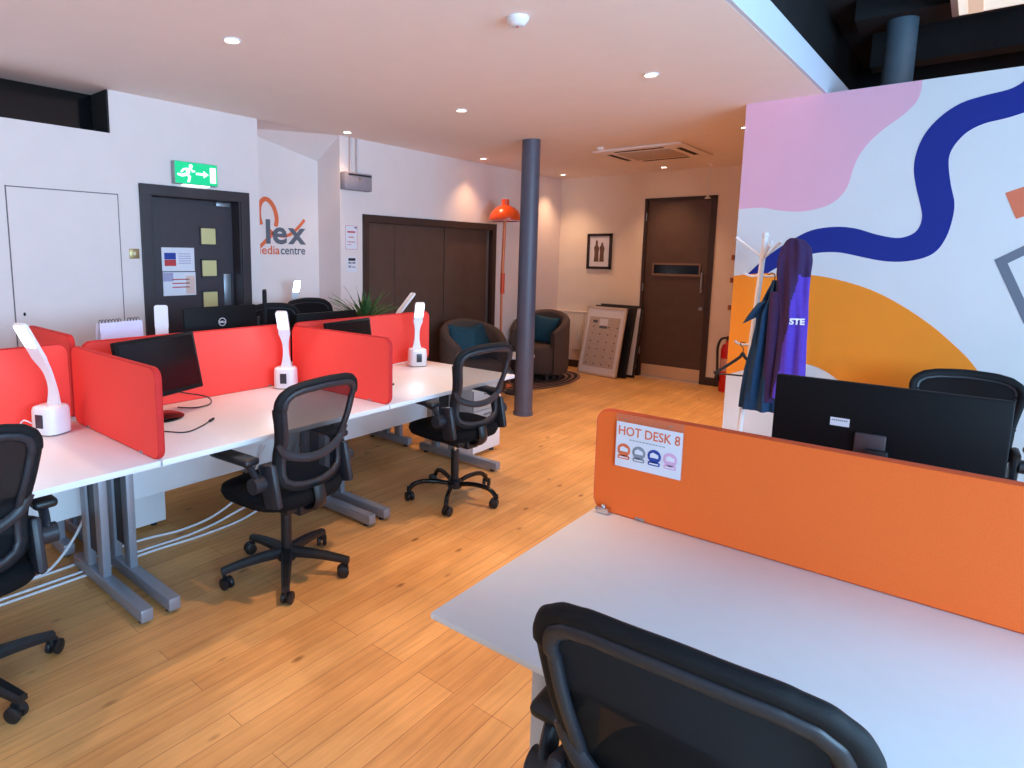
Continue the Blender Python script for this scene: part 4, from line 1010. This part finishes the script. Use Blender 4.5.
MB().tube(spline([(.0, 0, .93), (.0, 0, .965), (-.018, 0, .985), (-.012, 0, 1.003), (.01, 0, 1.0)], 5), .003, 8).build('hook', BLACKP, hg)
MB().tube(spline([(-.17, 0, .775), (-.10, 0, .83), (-.02, 0, .90), (0, 0, .93), (.02, 0, .90), (.10, 0, .835), (.16, 0, .79)], 5), .010, 8).tube([(-.17, 0, .775), (.16, 0, .785)], .006, 8).build('shoulder_bar', BLACKP, hg)

# ------------------------------------------------------------------ lounge corner
rg = MB(); rg.lathe([(.66, 0), (.665, .006), (.64, .012), (.0005, .012)], seg=64); rg = tag(rg.build('oval_rug', rug_mat()), 'dark oval rug with concentric rings under the armchair behind the column', 'rug'); rg.location = (-4.1, 6.78, .001); rg.scale = (.62, 1.2, 1)
def tub_chair(label, loc, rz):
    """local -y is the front"""
    t = thing('tub_armchair', label, 'armchair', loc, rz, 'taupe tub armchairs')
    def arc(ri, ro, n=24):
        out = []
        for i in range(n+1):
            a = R(-38)+R(256)*i/n
            out.append((math.cos(a), math.sin(a), i/n))
        return out
    rings = []
    for cx_, sy, u in arc(0, 0):
        top = .86-.24*abs(2*u-1)**1.8
        ro, ri = .37, .27
        k = Vector((cx_, sy, 0)); z0 = .09
        prof = [(ri, z0), (ro-.02, z0), (ro, z0+.05), (ro, top-.04), (ro-.02, top-.008), (ro-.05, top), (ri+.02, top-.008), (ri, top-.04)]
        rings.append([(k.x*r_, k.y*r_, z) for r_, z in prof])
    MB().loft(rings).build('shell', TUB, t, angle=60)
    sq = []
    for s_, z in ((.93, .10), (1, .14), (1, .36), (.97, .41), (.85, .43), (.4, .435)):
        sq.append([(.285*s_*math.copysign(abs(math.cos(a))**.7, math.cos(a)), -.06+.30*s_*math.copysign(abs(math.sin(a))**.7, math.sin(a)), z) for a in [2*PI*j/32 for j in range(32)]])
    MB().loft(sq).build('seat', TUB, t, angle=60)
    for a in (45, 135, 225, 315): MB().cyl((.26*math.cos(R(a)), .26*math.sin(R(a)), 0), (.26*math.cos(R(a)), .26*math.sin(R(a)), .10), .022, 14).build('leg', BROWNF, t)
    return t
ta = tub_chair('taupe tub armchair with two teal cushions, in front of the sliding cupboard', (-4.08, 5.36, .0), R(62))
tb = dup(ta, (-4.16, 6.88, .013), R(8), 'taupe tub armchair with one teal cushion, half behind the column')
def cushion(label, loc, rot):
    t = thing('cushion', label, 'cushion', loc, rot=rot, group='teal cushions')
    k = MB(); n = 16
    def fn(sgn):
        def f_(u, v):
            x, y = 2*u-1, 2*v-1; e = (1-x*x)*(1-y*y); b = .19*(1-.10*(1-abs(x))*0)
            pin = 1-.10*(1-e)*0
            return (x*.19*(1-.08*(1-y*y)*abs(x)), y*.19*(1-.08*(1-x*x)*abs(y)), sgn*.065*max(0, e)**.42)
        return f_
    k.grid(fn(1), n, n); k.grid(fn(-1), n, n); bmesh.ops.remove_doubles(k.bm, verts=k.bm.verts, dist=.0005)
    bmesh.ops.scale(k.bm, vec=(.92, .92, .95), verts=k.bm.verts); k.build('cover', TEAL, t)
    q = MB(); pts = []
    for sx, sy, ex_, ey in ((-1, -1, 1, -1), (1, -1, 1, 1), (1, 1, -1, 1), (-1, 1, -1, -1)):
        for i in range(8):
            u = i/8; x, y = sx+(ex_-sx)*u, sy+(ey-sy)*u
            pts.append((x*.19*(1-.08*(1-y*y)*abs(x)), y*.19*(1-.08*(1-x*x)*abs(y)), 0))
    q.tube([p_*.92 for p_ in map(Vector, pts)], .005, 6, closed=True); q.build('piping', TEAL, t)
cushion('teal cushion standing at the left of the first tub armchair', (-4.18, 5.31, .63), (R(68), R(5), R(46)))
cushion('teal cushion lying over the right of the first tub armchair', (-4.11, 5.47, .63), (R(68), R(-8), R(84)))
cushion('teal cushion in the tub armchair behind the column', (-4.17, 6.98, .63), (R(70), R(6), R(6)))
ct = thing('coffee_table', 'low round coffee table with white top between the armchairs', 'coffee table', (-3.87, 5.92, .001))
MB().lathe([(.19, .42), (.195, .425), (.195, .445), (.19, .45), (.001, .45)], seg=40).build('table_top', WHITE, ct)
MB().lathe([(.03, .002), (.03, .42)], seg=20).build('pedestal', BLACKP, ct)
MB().lathe([(.14, .0), (.14, .012), (.04, .024)], seg=32).build('base', BLACKP, ct)
fl = thing('floor_lamp', 'tall orange floor lamp with dome shade between the armchairs', 'floor lamp', (-4.22, 6.08, 0))
MB().lathe([(.15, .0), (.15, .018), (.03, .03)], seg=32).build('base', COPPER, fl)
MB().cyl((0, 0, .02), (0, 0, 1.16), .014, 14).build('lower_pole', COPPER, fl)
MB().cyl((.008, 0, 1.12), (.008, 0, 1.36), .026, 14).build('joint', LAMPO, fl)
MB().cyl((0, 0, 1.3), (.02, 0, 2.0), .02, 14).build('upper_pole', COPPER, fl)
MB().lathe([(.185, 1.965), (.188, 1.972), (.18, 2.02), (.155, 2.075), (.11, 2.115), (.055, 2.14), (.045, 2.145), (.045, 2.21), (.03, 2.215), (.026, 2.15), (.05, 2.13), (.10, 2.105), (.145, 2.068), (.17, 2.02), (.178, 1.972)], (.02, 0, 0), 40, cap=False).build('lamp_shade', LAMPO, fl)
MB().lathe([(.179, 1.964), (.186, 1.962), (.186, 1.968)], (.02, 0, 0), 40, cap=False).build('shade_rim', PAPER, fl)

# ------------------------------------------------------------------ light
W = bpy.data.worlds.new('World'); SC.world = W; W.use_nodes = True
bg = W.node_tree.nodes['Background']; bg.inputs['Color'].default_value = (.55, .72, 1, 1); bg.inputs['Strength'].default_value = .6
for a, b in WIN:
    ld = bpy.data.lights.new('daylight', 'AREA'); ld.shape = 'RECTANGLE'; ld.size = b-a; ld.size_y = 1.9; ld.energy = (330 if b < 1 else 225 if b < 3 else 110)*(b-a)/2; ld.color = (.38, .68, 1)
    lo = bpy.data.objects.new('daylight', ld); C.objects.link(lo); lo.location = (XR+.28, (a+b)/2, 1.8); lo.rotation_euler = (0, R(90), 0)

# ------------------------------------------------------------------ camera
cam = bpy.data.cameras.new('camera'); co = bpy.data.objects.new('camera', cam); C.objects.link(co); SC.camera = co
cam.sensor_fit = 'HORIZONTAL'; cam.sensor_width = 36; cam.lens = 621.0/1024*36
cam.shift_x = 78.3/1024; cam.shift_y = -44.5/1024
cam.clip_start = .05
yaw, pitch, roll = R(-40.955), R(-7.7116), R(.6543)
F = Vector((math.sin(yaw)*math.cos(pitch), math.cos(yaw)*math.cos(pitch), math.sin(pitch)))
r0 = Vector((math.cos(yaw), -math.sin(yaw), 0)); u0 = r0.cross(F)
rr = r0*math.cos(roll)+u0*math.sin(roll); uu = rr.cross(F)
co.matrix_world = Matrix(((rr.x, uu.x, -F.x, 0), (rr.y, uu.y, -F.y, 0), (rr.z, uu.z, -F.z, 1.56), (0, 0, 0, 1)))

SC.view_settings.view_transform = 'Standard'; SC.view_settings.look = 'None'
SC.view_settings.gamma = 1; SC.view_settings.use_curve_mapping = False; SC.view_settings.exposure = .17
SC.cycles.max_bounces = 12; SC.cycles.diffuse_bounces = 9; SC.cycles.transparent_max_bounces = 12
SC.cycles.sample_clamp_indirect = 6
